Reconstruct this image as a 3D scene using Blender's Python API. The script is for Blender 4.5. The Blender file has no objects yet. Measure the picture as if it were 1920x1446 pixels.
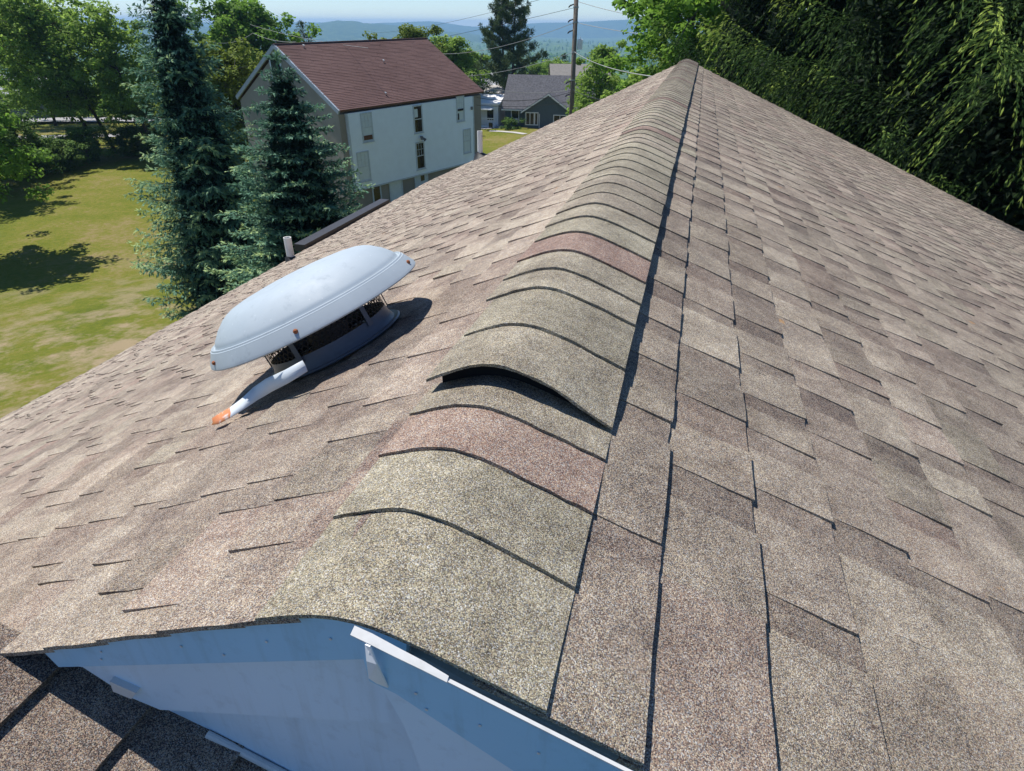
import bpy, math, random
import numpy as np
from mathutils import Vector

# ------------------------------------------------------------------ camera, light, exposure
SC = bpy.context.scene
COL = SC.collection
CAM = np.array([0.2405, 0.0, 0.4649])
PITCH, ROLL, YAW, FPX = 0.53604, 0.008978, 0.26528, 1140.0
cam_d = bpy.data.cameras.new('camera')
cam = bpy.data.objects.new('camera', cam_d)
COL.objects.link(cam)
cam_d.sensor_fit = 'HORIZONTAL'
cam_d.sensor_width = 36.0
cam_d.lens = FPX / 1920.0 * 36.0
cam_d.clip_start = 0.02
cam_d.clip_end = 30000.0
_fw = np.array([-math.sin(YAW) * math.cos(PITCH), math.cos(YAW) * math.cos(PITCH), -math.sin(PITCH)])
_rt0 = np.array([math.cos(YAW), math.sin(YAW), 0.0])
_up0 = np.cross(_rt0, _fw)
_rt = _rt0 * math.cos(ROLL) - _up0 * math.sin(ROLL)
_up = _rt0 * math.sin(ROLL) + _up0 * math.cos(ROLL)
# image x = r cos + v sin, image up = -r sin + v cos
_rt = _rt0 * math.cos(ROLL) + _up0 * math.sin(ROLL)
_up = -_rt0 * math.sin(ROLL) + _up0 * math.cos(ROLL)
from mathutils import Matrix
M = Matrix((( _rt[0], _up[0], -_fw[0], CAM[0]), (_rt[1], _up[1], -_fw[1], CAM[1]), (_rt[2], _up[2], -_fw[2], CAM[2]), (0, 0, 0, 1)))
cam.matrix_world = M
SC.camera = cam

SUN = Vector((-0.44, 0.15, 0.885)).normalized()
W = bpy.data.worlds.new('World')
SC.world = W
W.use_nodes = True
wn = W.node_tree.nodes
wl = W.node_tree.links
bg = wn['Background']
sky = wn.new('ShaderNodeTexSky')
sky.sky_type = 'NISHITA'
sky.sun_disc = False
sky.sun_elevation = math.asin(SUN.z)
sky.sun_rotation = math.atan2(SUN.x, SUN.y)
sky.altitude = 200
sky.dust_density = 0.0
sky.air_density = 0.9
sky.ozone_density = 9.0
wl.new(sky.outputs[0], bg.inputs[0])
bg.inputs[1].default_value = 0.10
ld = bpy.data.lights.new('sun', 'SUN')
ld.energy = 4.6
ld.angle = math.radians(0.53)
ld.color = (1.0, 0.955, 0.89)
sun = bpy.data.objects.new('sun', ld)
COL.objects.link(sun)
sun.rotation_euler = (-SUN).to_track_quat('-Z', 'Y').to_euler()
sun.location = (-20, 5, 40)
SC.view_settings.view_transform = 'Standard'
SC.view_settings.look = 'None'
SC.view_settings.gamma = 1.0
SC.view_settings.use_curve_mapping = False
SC.view_settings.exposure = 0.45
SC.cycles.max_bounces = 6
SC.cycles.transparent_max_bounces = 8

R = math.radians
AL, AR = 0.4471872, 0.3953260
CL, SL, CR, SR = math.cos(AL), math.sin(AL), math.cos(AR), math.sin(AR)
Y0, Y1 = 0.321, 11.37

# ------------------------------------------------------------------ rays, used to read positions off the survey of the place
def ray(x, y):
    a = (x - 960) / FPX
    b = -(y - 723) / FPX
    return _rt * a + _up * b + _fw
def hit(px, n, d):
    r = ray(*px); n = np.array(n, float)
    return CAM + r * ((d - n @ CAM) / (n @ r))
def on_y(px, yy): return hit(px, (0, 1, 0), yy)
def on_z(px, zz): return hit(px, (0, 0, 1), zz)
def at(px, D):
    r = ray(*px)
    return CAM + r * D / math.hypot(r[0], r[1])
def proj(P):
    v = np.asarray(P, float) - CAM
    d = v @ _fw
    return 960 + FPX * (v @ _rt) / d, 723 - FPX * (v @ _up) / d, d
_GR = [0, 9, 36, 108, 180, 300, 600, 1200, 2400, 7000]
_GZ = [-7.6, -7.6, -10.7, -10.7, -20.0, -33, -56, -74, -84, -84]
def gz(x, y):
    return np.interp(np.hypot(np.asarray(x) - CAM[0], np.asarray(y) - CAM[1]), _GR, _GZ)
def on_ground(px, D):
    """the ground point below the sight line through px at distance D"""
    P = at(px, D)
    return np.array([P[0], P[1], float(gz(P[0], P[1]))])

# ------------------------------------------------------------------ mesh helpers
def mesh_np(name, V, F, mat=None, smooth=False, attrs=None, mats=None, fmat=None):
    me = bpy.data.meshes.new(name)
    V = np.asarray(V, np.float32)
    if isinstance(F, np.ndarray):
        k = F.shape[1]
        me.vertices.add(len(V)); me.vertices.foreach_set('co', V.ravel())
        me.loops.add(F.size); me.loops.foreach_set('vertex_index', F.ravel().astype(np.int32))
        me.polygons.add(len(F))
        me.polygons.foreach_set('loop_start', np.arange(0, F.size, k, dtype=np.int32))
        me.update(calc_edges=True)
    else:
        me.from_pydata([tuple(v) for v in V.tolist()], [], F)
        me.update()
    for m in (mats or ([mat] if mat else [])):
        me.materials.append(m)
    if fmat is not None:
        me.polygons.foreach_set('material_index', np.asarray(fmat, np.int32))
    if smooth:
        me.polygons.foreach_set('use_smooth', np.ones(len(me.polygons), bool))
    for k, v in (attrs or {}).items():
        v = np.asarray(v, np.float32)
        if v.ndim == 1:
            a = me.attributes.new(k, 'FLOAT', 'FACE'); a.data.foreach_set('value', v)
        else:
            a = me.attributes.new(k, 'FLOAT_VECTOR', 'FACE'); a.data.foreach_set('vector', v.ravel())
    return me

def tag(o, label=None, cat=None, group=None, kind=None):
    if label: o['label'] = label
    if cat: o['category'] = cat
    if group: o['group'] = group
    if kind: o['kind'] = kind
    return o
def wloc(o):
    v = Vector((0, 0, 0))
    while o is not None:
        v = v + o.location; o = o.parent
    return v
def thing(name, loc, label, cat, group=None):
    o = bpy.data.objects.new(name, None)
    o.empty_display_size = 0.2
    o.location = [float(c) for c in loc]
    COL.objects.link(o)
    return tag(o, label, cat, group)
def link(name, me, parent=None, loc=None):
    """links a mesh whose vertices are in world coordinates (loc None) or local to loc"""
    o = bpy.data.objects.new(name, me)
    COL.objects.link(o)
    if parent is not None:
        o.parent = parent
        o.location = -wloc(parent) if loc is None else Vector([float(c) for c in loc])
    elif loc is not None:
        o.location = [float(c) for c in loc]
    return o

class MB:
    """collects simple shapes; build() links them as one mesh object"""
    def __init__(s): s.v = []; s.f = []; s.m = []; s.cm = 0
    def add(s, V, F):
        o = len(s.v)
        s.v += [tuple(float(c) for c in p) for p in V]
        s.f += [tuple(i + o for i in q) for q in F]
        s.m += [s.cm] * len(F)
        return s
    def hexa(s, P):
        """8 corners: bottom 0-3, top 4-7, both in the same turning sense"""
        return s.add(P, [(3, 2, 1, 0), (4, 5, 6, 7), (0, 1, 5, 4), (1, 2, 6, 5), (2, 3, 7, 6), (3, 0, 4, 7)])
    def obox(s, o, a, b, c):
        """box from corner o with edge vectors a, b, c"""
        o, a, b, c = (np.asarray(t, float) for t in (o, a, b, c))
        return s.hexa([o, o + a, o + a + b, o + b, o + c, o + a + c, o + a + b + c, o + b + c])
    def box(s, x0, x1, y0, y1, z0, z1):
        return s.obox((x0, y0, z0), (x1 - x0, 0, 0), (0, y1 - y0, 0), (0, 0, z1 - z0))
    def prism(s, poly, d):
        """polygon (3-D points) thickened by vector d"""
        P = [np.asarray(p, float) for p in poly]; n = len(P); d = np.asarray(d, float)
        F = [tuple(range(n)), tuple(range(2 * n - 1, n - 1, -1))]
        F += [(i, i + n, (i + 1) % n + n, (i + 1) % n) for i in range(n)]
        return s.add(P + [p + d for p in P], F)
    def tube(s, pts, rad, n=8, cap=True):
        pts = [np.asarray(p, float) for p in pts]
        if not hasattr(rad, '__len__'): rad = [rad] * len(pts)
        V = []; F = []
        for i, p in enumerate(pts):
            t = pts[min(i + 1, len(pts) - 1)] - pts[max(i - 1, 0)]
            t = t / (np.linalg.norm(t) + 1e-9)
            a = np.cross(t, (0, 0, 1.0)) if abs(t[2]) < 0.9 else np.cross(t, (1.0, 0, 0))
            a /= np.linalg.norm(a); b = np.cross(t, a)
            for k in range(n):
                w = 2 * math.pi * k / n
                V.append(p + rad[i] * (math.cos(w) * a + math.sin(w) * b))
        for i in range(len(pts) - 1):
            for k in range(n):
                F.append((i * n + k, i * n + (k + 1) % n, (i + 1) * n + (k + 1) % n, (i + 1) * n + k))
        if cap:
            F.append(tuple(range(n - 1, -1, -1))); F.append(tuple((len(pts) - 1) * n + k for k in range(n)))
        return s.add(V, F)
    def lathe(s, prof, o, ax, ay, az, n=48, closed=True):
        o, ax, ay, az = (np.asarray(t, float) for t in (o, ax, ay, az))
        V = []; F = []
        for r, h in prof:
            for k in range(n):
                w = 2 * math.pi * k / n
                V.append(o + ax * (r * math.cos(w)) + ay * (r * math.sin(w)) + az * h)
        for i in range(len(prof) - 1):
            for k in range(n):
                F.append((i * n + k, i * n + (k + 1) % n, (i + 1) * n + (k + 1) % n, (i + 1) * n + k))
        return s.add(V, F)
    def mesh(s, name, mat, smooth=False):
        mats = mat if isinstance(mat, (list, tuple)) else [mat]
        me = mesh_np(name, np.array(s.v), s.f, mats=mats, fmat=s.m, smooth=smooth)
        return me
    def build(s, name, mat, parent=None, smooth=False, loc=None):
        return link(name, s.mesh(name, mat, smooth), parent, loc)

def autosmooth(o, deg=35):
    me = o.data
    me.polygons.foreach_set('use_smooth', np.ones(len(me.polygons), bool))
    try: me.set_sharp_from_angle(angle=R(deg))
    except Exception: pass
    return o

# ------------------------------------------------------------------ materials
class NT:
    def __init__(s, name, rough=0.8, spec=0.3, metal=0.0):
        s.mat = bpy.data.materials.new(name); s.mat.use_nodes = True
        s.t = s.mat.node_tree; s.b = s.t.nodes['Principled BSDF']
        s.b.inputs['Roughness'].default_value = rough
        s.b.inputs['Specular IOR Level'].default_value = spec
        s.b.inputs['Metallic'].default_value = metal
    def n(s, typ, **kw):
        x = s.t.nodes.new(typ)
        for k, v in kw.items():
            if k in x.inputs: x.inputs[k].default_value = v
            else: setattr(x, k, v)
        return x
    def l(s, a, b): s.t.links.new(a, b)
    def pos(s):
        return s.n('ShaderNodeNewGeometry').outputs['Position']
    def obj(s):
        return s.n('ShaderNodeTexCoord').outputs['Object']
    def noise(s, scale, detail=3, rough=0.55, vec=None, out='Fac', dist=0):
        x = s.n('ShaderNodeTexNoise'); x.inputs['Scale'].default_value = scale
        x.inputs['Detail'].default_value = detail; x.inputs['Roughness'].default_value = rough
        x.inputs['Distortion'].default_value = dist
        s.l(vec if vec is not None else s.pos(), x.inputs['Vector'])
        return x.outputs[out]
    def math(s, op, a, b=None, c=None, clamp=False):
        x = s.n('ShaderNodeMath', operation=op); x.use_clamp = clamp
        for i, v in enumerate((a, b, c)):
            if v is None: continue
            if isinstance(v, (int, float)): x.inputs[i].default_value = v
            else: s.l(v, x.inputs[i])
        return x.outputs[0]
    def ramp(s, fac, stops, interp='LINEAR'):
        x = s.n('ShaderNodeValToRGB'); e = x.color_ramp.elements
        x.color_ramp.interpolation = interp
        while len(e) < len(stops): e.new(0.5)
        for i, (p, c) in enumerate(stops):
            e[i].position = p; e[i].color = (c[0], c[1], c[2], 1) if hasattr(c, '__len__') else (c, c, c, 1)
        s.l(fac, x.inputs[0]); return x.outputs[0]
    def mix(s, fac, a, b, mode='MIX'):
        x = s.n('ShaderNodeMix', data_type='RGBA', blend_type=mode)
        for v, k in ((fac, 0), (a, 6), (b, 7)):
            if isinstance(v, (int, float)): x.inputs[k].default_value = v
            elif isinstance(v, tuple): x.inputs[k].default_value = (v[0], v[1], v[2], 1)
            else: s.l(v, x.inputs[k])
        return x.outputs[2]
    def attr(s, name, out='Fac'):
        return s.n('ShaderNodeAttribute', attribute_name=name).outputs[out]
    def bump(s, h, strength=0.3, dist=0.01):
        x = s.n('ShaderNodeBump'); x.inputs['Strength'].default_value = strength
        x.inputs['Distance'].default_value = dist
        s.l(h, x.inputs['Height']); s.l(x.outputs[0], s.b.inputs['Normal'])
    def base(s, c):
        if isinstance(c, tuple): s.b.inputs['Base Color'].default_value = (c[0], c[1], c[2], 1)
        else: s.l(c, s.b.inputs['Base Color'])
        return s.mat

def plain(name, c, rough=0.7, spec=0.3, metal=0.0, var=0.12, scale=6.0, bump=0.0, bscale=60.0):
    t = NT(name, rough, spec, metal)
    f = t.noise(scale, 4)
    lo = tuple(x * (1 - var) for x in c); hi = tuple(min(1, x * (1 + var)) for x in c)
    col = t.ramp(f, [(0.3, lo), (0.7, hi)])
    if bump: t.bump(t.noise(bscale, 3), bump, 0.01)
    return t.base(col)

def granule_mat(name):
    """asphalt shingle: loose mineral granules of mixed colours; 'tint' attribute = blend tone, greyness, redness"""
    t = NT(name, 0.92, 0.18)
    P = t.pos()
    v = t.n('ShaderNodeTexVoronoi', feature='F1'); v.inputs['Scale'].default_value = 900
    t.l(P, v.inputs['Vector'])
    sep = t.n('ShaderNodeSeparateColor'); t.l(v.outputs['Color'], sep.inputs[0])
    ta = t.n('ShaderNodeSeparateXYZ'); t.l(t.attr('tint', 'Vector'), ta.inputs[0])
    tone, grey, red = ta.outputs
    patch = t.noise(7.0, 4, 0.6)
    fine = t.noise(45.0, 3, 0.6)
    k = t.math('ADD', t.math('MULTIPLY', sep.outputs[0], 0.72), t.math('MULTIPLY', tone, 0.58))
    k = t.math('ADD', k, t.math('MULTIPLY', t.math('SUBTRACT', patch, 0.5), 0.55))
    k = t.math('ADD', k, t.math('MULTIPLY', t.math('SUBTRACT', fine, 0.5), 0.35))
    k = t.math('SUBTRACT', k, 0.20)
    warm = t.ramp(k, [(0.05, (0.030, 0.024, 0.023)), (0.28, (0.118, 0.087, 0.074)), (0.5, (0.25, 0.190, 0.146)), (0.72, (0.40, 0.322, 0.232)), (0.98, (0.70, 0.60, 0.44))])
    cool = t.ramp(k, [(0.05, (0.032, 0.031, 0.024)), (0.28, (0.122, 0.113, 0.076)), (0.5, (0.235, 0.215, 0.138)), (0.72, (0.355, 0.325, 0.208)), (0.98, (0.61, 0.565, 0.40))])
    rd = t.ramp(k, [(0.05, (0.06, 0.03, 0.027)), (0.28, (0.19, 0.09, 0.075)), (0.5, (0.30, 0.16, 0.12)), (0.72, (0.40, 0.25, 0.19)), (0.98, (0.60, 0.48, 0.38))])
    c = t.mix(t.math('ADD', grey, t.math('MULTIPLY', t.math('SUBTRACT', sep.outputs[1], 0.5), 0.8), clamp=True), warm, cool)
    c = t.mix(t.math('ADD', red, t.math('MULTIPLY', t.math('SUBTRACT', sep.outputs[2], 0.5), 0.5), clamp=True), c, rd)
    blu = t.ramp(k, [(0.05, (0.030, 0.032, 0.036)), (0.28, (0.10, 0.105, 0.115)), (0.5, (0.21, 0.22, 0.225)), (0.72, (0.36, 0.37, 0.37)), (0.98, (0.68, 0.69, 0.68))])
    wn2 = t.n('ShaderNodeTexWhiteNoise'); t.l(v.outputs['Color'], wn2.inputs['Vector'])
    c = t.mix(t.math('MULTIPLY', t.math('GREATER_THAN', wn2.outputs['Value'], 0.74), 0.75), c, blu)
    # lichen specks
    lv = t.n('ShaderNodeTexVoronoi', feature='F1'); lv.inputs['Scale'].default_value = 5.2
    t.l(P, lv.inputs['Vector'])
    ls = t.n('ShaderNodeSeparateColor'); t.l(lv.outputs['Color'], ls.inputs[0])
    d = t.math('ADD', lv.outputs['Distance'], t.math('MULTIPLY', t.math('SUBTRACT', t.noise(90, 2), 0.5), 0.12))
    spot = t.math('MULTIPLY', t.math('LESS_THAN', d, t.math('MULTIPLY', ls.outputs[0], 0.085)), t.math('GREATER_THAN', ls.outputs[1], 0.62))
    spot = t.math('MULTIPLY', spot, t.math('GREATER_THAN', sep.outputs[1], 0.35))
    c = t.mix(t.math('MULTIPLY', spot, 0.75), c, (0.42, 0.22, 0.06))
    h = t.math('ADD', t.math('MULTIPLY', v.outputs['Distance'], -1.0), t.math('MULTIPLY', sep.outputs[0], 0.5))
    t.bump(h, 0.6, 0.0009)
    return t.base(c)

M_SH = granule_mat('shingle_granules')
M_FELT = plain('dark_felt', (0.02, 0.018, 0.018), 0.95)
M_VENTBLK = plain('black_ridge_vent', (0.012, 0.012, 0.013), 0.9)
def painted(name, c, rough=0.45):
    t = NT(name, rough, 0.4)
    g = t.noise(3.0, 5, 0.6); f = t.noise(38, 4, 0.65)
    col = t.mix(t.ramp(g, [(0.35, 0.0), (0.75, 0.35)]), c, tuple(x * 0.8 for x in c))
    col = t.mix(t.ramp(f, [(0.55, 0.0), (0.8, 0.4)]), col, tuple(x * 0.6 for x in c))
    mp = t.n('ShaderNodeMapping'); mp.inputs['Scale'].default_value = (55, 55, 5); t.l(t.pos(), mp.inputs[0])
    col = t.mix(t.ramp(t.noise(1.0, 4, 0.6, vec=mp.outputs[0]), [(0.52, 0.0), (0.75, 0.28)]), col, tuple(x * y for x, y in zip(c, (0.62, 0.60, 0.56))))
    t.bump(t.noise(9, 2), 0.05, 0.01)
    return t.base(col)
M_TRIM = painted('white_trim_sky_tinted', (0.33, 0.60, 0.82))  # white trim; the sky's blue on its shaded face is put into the base
M_FRIEZE = painted('frieze_sky_tinted', (0.60, 0.76, 0.90))  # paler base with the same skylight tint mixed into the colour
M_ALUM = painted('weathered_aluminium_coil', (0.62, 0.62, 0.60), 0.5)
def dome_mat():
    t = NT('galvanised_painted_dome', 0.55, 0.3, 0.0)
    s = t.noise(26, 5, 0.7); b = t.noise(3.5, 4, 0.6)
    sp = t.n('ShaderNodeTexVoronoi', feature='F1'); sp.inputs['Scale'].default_value = 55
    t.l(t.pos(), sp.inputs['Vector'])
    c = t.ramp(b, [(0.3, (0.33, 0.385, 0.425)), (0.7, (0.41, 0.47, 0.51))])
    c = t.mix(t.ramp(s, [(0.58, 0.0), (0.75, 0.5)]), c, (0.22, 0.265, 0.305))
    c = t.mix(t.math('MULTIPLY', t.math('LESS_THAN', sp.outputs['Distance'], 0.09), 0.25), c, (0.7, 0.72, 0.73))
    t.l(t.ramp(s, [(0.3, 0.5), (0.8, 0.72)]), t.b.inputs['Roughness'])
    t.bump(b, 0.06, 0.02)
    return t.base(c)
M_DOME = dome_mat()
M_THROAT = painted('shade_toned_throat_metal', (0.13, 0.16, 0.21), 0.4)  # navy-dark base carries the shade under the domed cap
M_MESH = plain('blackened_screen', (0.02, 0.02, 0.022), 0.7)
M_RUST = plain('rusty_screw', (0.30, 0.11, 0.05), 0.85, 0.2, 0, 0.4, 300)
def strap_mat():
    t = NT('flashing_strap_paint', 0.4, 0.45)
    x = t.attr('rust'); f = t.noise(70, 4)
    k = t.math('ADD', x, t.math('MULTIPLY', t.math('SUBTRACT', f, 0.5), 0.5))
    c = t.ramp(k, [(0.0, (0.60, 0.66, 0.70)), (0.55, (0.62, 0.66, 0.68)), (0.62, (0.75, 0.72, 0.68)), (0.70, (0.62, 0.24, 0.10)), (1.0, (0.55, 0.20, 0.08))])
    return t.base(c)
M_STRAP = strap_mat()
M_PVC = plain('white_pvc', (0.74, 0.73, 0.70), 0.5, 0.4)
M_RUB = plain('black_rubber_boot', (0.015, 0.015, 0.016), 0.6, 0.4)
M_GUT = plain('dark_brown_gutter', (0.035, 0.033, 0.033), 0.5, 0.4)

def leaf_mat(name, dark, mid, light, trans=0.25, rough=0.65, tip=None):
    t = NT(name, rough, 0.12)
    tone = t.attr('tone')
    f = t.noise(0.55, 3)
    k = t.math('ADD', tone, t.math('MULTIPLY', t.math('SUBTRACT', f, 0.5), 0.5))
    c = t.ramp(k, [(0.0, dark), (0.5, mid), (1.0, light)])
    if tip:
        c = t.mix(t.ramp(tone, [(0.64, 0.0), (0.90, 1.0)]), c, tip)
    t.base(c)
    if trans:
        tr = t.n('ShaderNodeBsdfTranslucent'); t.l(c, tr.inputs[0])
        m = t.n('ShaderNodeMixShader'); m.inputs[0].default_value = trans
        out = [n for n in t.t.nodes if n.type == 'OUTPUT_MATERIAL'][0]
        t.l(t.b.outputs[0], m.inputs[1]); t.l(tr.outputs[0], m.inputs[2]); t.l(m.outputs[0], out.inputs[0])
    return t.mat
M_BLUE = leaf_mat('blue_spruce_needles', (0.018, 0.045, 0.034), (0.125, 0.26, 0.175), (0.26, 0.42, 0.23), 0.25, tip=(0.44, 0.56, 0.24))
M_NORW = leaf_mat('norway_spruce_needles', (0.010, 0.022, 0.009), (0.065, 0.125, 0.030), (0.22, 0.32, 0.06), 0.3, tip=(0.36, 0.46, 0.09))
M_MAPLE = leaf_mat('maple_leaves', (0.07, 0.15, 0.022), (0.16, 0.30, 0.04), (0.28, 0.43, 0.07), 0.55)
M_LOCUST = leaf_mat('locust_leaves', (0.12, 0.20, 0.035), (0.24, 0.37, 0.065), (0.38, 0.50, 0.13), 0.6)
M_YELLOW = leaf_mat('yellow_green_leaves', (0.08, 0.12, 0.015), (0.17, 0.23, 0.03), (0.27, 0.33, 0.05), 0.35)
M_PINE = leaf_mat('pine_needles', (0.035, 0.065, 0.025), (0.08, 0.125, 0.045), (0.16, 0.20, 0.075), 0.1)
M_HEDGE = leaf_mat('bush_leaves', (0.05, 0.10, 0.022), (0.11, 0.20, 0.035), (0.21, 0.30, 0.06), 0.25)
M_BARK = plain('bark', (0.075, 0.058, 0.045), 0.95, 0.1, 0, 0.4, 14, 0.5, 25)
M_BARKG = plain('grey_bark', (0.13, 0.115, 0.10), 0.95, 0.1, 0, 0.4, 9, 0.5, 25)

def ground_mat():
    t = NT('lawn_and_fields', 0.95, 0.1)
    P = t.pos()
    big = t.noise(0.09, 4, 0.6); mid = t.noise(0.6, 7, 0.72); fin = t.noise(4.0, 6, 0.75); blade = t.noise(55, 3, 0.7)
    k = t.math('ADD', t.math('MULTIPLY', big, 0.55), t.math('MULTIPLY', mid, 0.45))
    k = t.math('ADD', k, t.math('MULTIPLY', t.math('SUBTRACT', fin, 0.5), 0.55))
    g = t.ramp(k, [(0.30, (0.075, 0.105, 0.014)), (0.45, (0.132, 0.152, 0.018)), (0.54, (0.172, 0.168, 0.030)), (0.65, (0.25, 0.195, 0.088)), (0.8, (0.30, 0.225, 0.125))])
    g = t.mix(t.ramp(blade, [(0.4, 0.0), (0.75, 0.5)]), g, t.mix(0.5, g, (0.05, 0.07, 0.012)))
    # straw-coloured worn spots close to the house only
    sx = t.n('ShaderNodeSeparateXYZ'); t.l(P, sx.inputs[0])
    d = t.math('SQRT', t.math('ADD', t.math('MULTIPLY', sx.outputs[0], sx.outputs[0]), t.math('MULTIPLY', sx.outputs[1], sx.outputs[1])))
    near = t.ramp(t.math('DIVIDE', d, 100.0), [(0.24, 1.0), (0.42, 0.0)])
    worn = t.ramp(t.noise(0.42, 8, 0.75), [(0.48, 0.0), (0.60, 1.0)])
    g = t.mix(t.math('MULTIPLY', t.math('MULTIPLY', near, worn), 0.85), g, (0.34, 0.26, 0.17))
    far = t.ramp(t.math('DIVIDE', d, 1000.0), [(0.10, 0.0), (0.16, 1.0)])
    woods = t.ramp(t.noise(0.03, 9, 0.8), [(0.40, (0.025, 0.06, 0.018)), (0.48, (0.07, 0.13, 0.032)), (0.58, (0.11, 0.17, 0.045)), (0.72, (0.20, 0.22, 0.09))])
    g = t.mix(far, g, woods)
    t.bump(t.math('ADD', fin, blade), 0.6, 0.06)
    return t.base(g)
M_GROUND = ground_mat()
def hill_mat():
    t = NT('wooded_hill', 0.95, 0.1)
    c = t.ramp(t.noise(0.03, 9, 0.8), [(0.40, (0.02, 0.055, 0.02)), (0.52, (0.055, 0.105, 0.035)), (0.7, (0.11, 0.15, 0.055))])
    return t.base(c)
M_HILL = hill_mat()
M_ROAD = plain('pale_asphalt', (0.30, 0.29, 0.29), 0.9, 0.2, 0, 0.15, 3)
M_CONC = plain('concrete_walk', (0.45, 0.43, 0.40), 0.9, 0.2, 0, 0.12, 3)

# ------------------------------------------------------------------ ground, roads, hills
def build_ground():
    rs = np.array([0.5, 4, 9, 12, 16, 20, 24, 28, 32, 36, 45, 60, 75, 90, 112, 135, 160, 180, 220, 260, 300, 380, 480, 600, 750, 950, 1200, 1500, 1900, 2400, 3200, 4500, 7000])
    n = 144
    a = np.linspace(0, 2 * math.pi, n, endpoint=False)
    X = CAM[0] + rs[:, None] * np.cos(a); Y = CAM[1] + rs[:, None] * np.sin(a)
    Z = np.interp(rs, _GR, _GZ)[:, None] + 0 * X
    amp = np.clip((rs - 300) / 900, 0, 1)[:, None] * 9
    Z = Z + amp * (np.sin(X * 0.004 + 1.3) * np.cos(Y * 0.0031) + 0.5 * np.sin(X * 0.011 + Y * 0.007))
    V = np.stack([X, Y, Z], -1).reshape(-1, 3)
    i = np.arange(len(rs) - 1)[:, None]; j = np.arange(n)[None]
    F = np.stack([i * n + j, i * n + (j + 1) % n, (i + 1) * n + (j + 1) % n, (i + 1) * n + j], -1).reshape(-1, 4)[:, ::-1]
    V = np.concatenate([V, [[CAM[0], CAM[1], -7.6]]])
    F = [tuple(q) for q in F[:, ::-1].tolist()] + [(j, (j + 1) % n, len(V) - 1)[::-1] for j in range(n)]
    me = mesh_np('ground', V, F, M_GROUND, smooth=True)
    tag(link('ground', me), kind='structure')
build_ground()

def strip(name, pxs, width, mat, lift=0.03, zz=None):
    pts = [on_z(p, -10.7) for p in pxs]
    mb = MB(); V = []
    for i, p in enumerate(pts):
        t = pts[min(i + 1, len(pts) - 1)] - pts[max(i - 1, 0)]
        nrm = np.array([-t[1], t[0], 0]); nrm /= np.linalg.norm(nrm)
        for sgn in (-1, 1):
            q = p + nrm * width / 2 * sgn
            V.append((q[0], q[1], gz(q[0], q[1]) + lift))
    mb.add(V, [(2 * i, 2 * i + 1, 2 * i + 3, 2 * i + 2) for i in range(len(pts) - 1)])
    return tag(mb.build(name, mat), kind='structure')
strip('lane', [(-160, 257), (0, 259), (120, 257), (240, 253), (330, 250)], 2.6, M_ROAD)
strip('road', [(-160, 224), (0, 224), (120, 224), (240, 224), (330, 223)], 4.5, M_ROAD)
strip('driveway', [(860, 236), (905, 238), (935, 237), (950, 228), (955, 220)], 4.2, M_ROAD)
strip('front_path', [(918, 246), (940, 247), (965, 249), (985, 252)], 0.9, M_CONC, 0.045)

def hill(name, D, depth, pts, base):
    """a hill range at distance D; pts = (image x, elevation of the crest in degrees)"""
    xs = np.linspace(pts[0][0], pts[-1][0], 90)
    el = np.interp(xs, [p[0] for p in pts], [p[1] for p in pts])
    rng = np.random.RandomState(len(name) + int(D))
    el = el + np.convolve(rng.randn(94), np.ones(5) / 5, 'valid') * 0.035
    V = []; m = 9
    for x, e in zip(xs, el):
        r = ray(x, 60); u = np.array([r[0], r[1]]) / math.hypot(r[0], r[1])
        zt = CAM[2] + D * math.tan(R(e))
        for j in range(m):
            t = j / (m - 1)
            prof = math.sin(math.pi * t) ** 0.8
            d = D + (t - 0.5) * depth
            V.append((CAM[0] + u[0] * d, CAM[1] + u[1] * d, base + (zt - base) * prof + rng.randn() * 1.5 * prof))
    F = [(i * m + j, (i + 1) * m + j, (i + 1) * m + j + 1, i * m + j + 1) for i in range(89) for j in range(m - 1)]
    tag(link(name, mesh_np(name, np.array(V), F, M_HILL, smooth=True)), kind='structure')
hill('near_hill', 4200, 1500, [(60, -.9), (300, -.3), (420, -.35), (520, -.5), (590, -.22), (600, -.1), (635, 0.18), (665, .14), (700, 0.0), (770, -.25), (840, -.55), (900, -.75)], -95)
hill('far_hill_range', 6200, 1400, [(-200, .0), (200, -.1), (480, -.1), (560, .02), (700, -.02), (800, .16), (830, .08), (880, -.2), (980, .0), (1040, .15), (1100, .2), (1180, .42), (1300, .5), (1700, .3)], -95)

# ------------------------------------------------------------------ the shingled house
house = thing('shingled_house', (-1.0, 6.0, -7.6), 'house under a large brown asphalt shingle gable roof with a rounded ridge', 'house')
def wob(s, y, side):
    return 0.0028 * math.sin(3.1 * y + 2.0 * s + side) + 0.002 * math.sin(7.3 * s - 4.4 * y + 2 * side) + 0.0012 * math.sin(17 * y + 9 * s)
def PL(s, y, h):
    h += wob(s, y, 1.0)
    return (-s * CL - h * SL, y, -s * SL + h * CL)
def PR(s, y, h):
    h += wob(s, y, 4.0)
    return (s * CR + h * SR, y, -s * SR + h * CR)
SLE, SRE = 5.22, 7.6     # eaves
deck = MB()
deck.hexa([PL(0.03, Y0 + .035, -.045), PL(SLE - .02, Y0 + .035, -.045), PL(SLE - .02, Y1 - .01, -.045), PL(0.03, Y1 - .01, -.045),
           PL(0.03, Y0 + .035, -.016), PL(SLE - .02, Y0 + .035, -.016), PL(SLE - .02, Y1 - .01, -.016), PL(0.03, Y1 - .01, -.016)])
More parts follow.
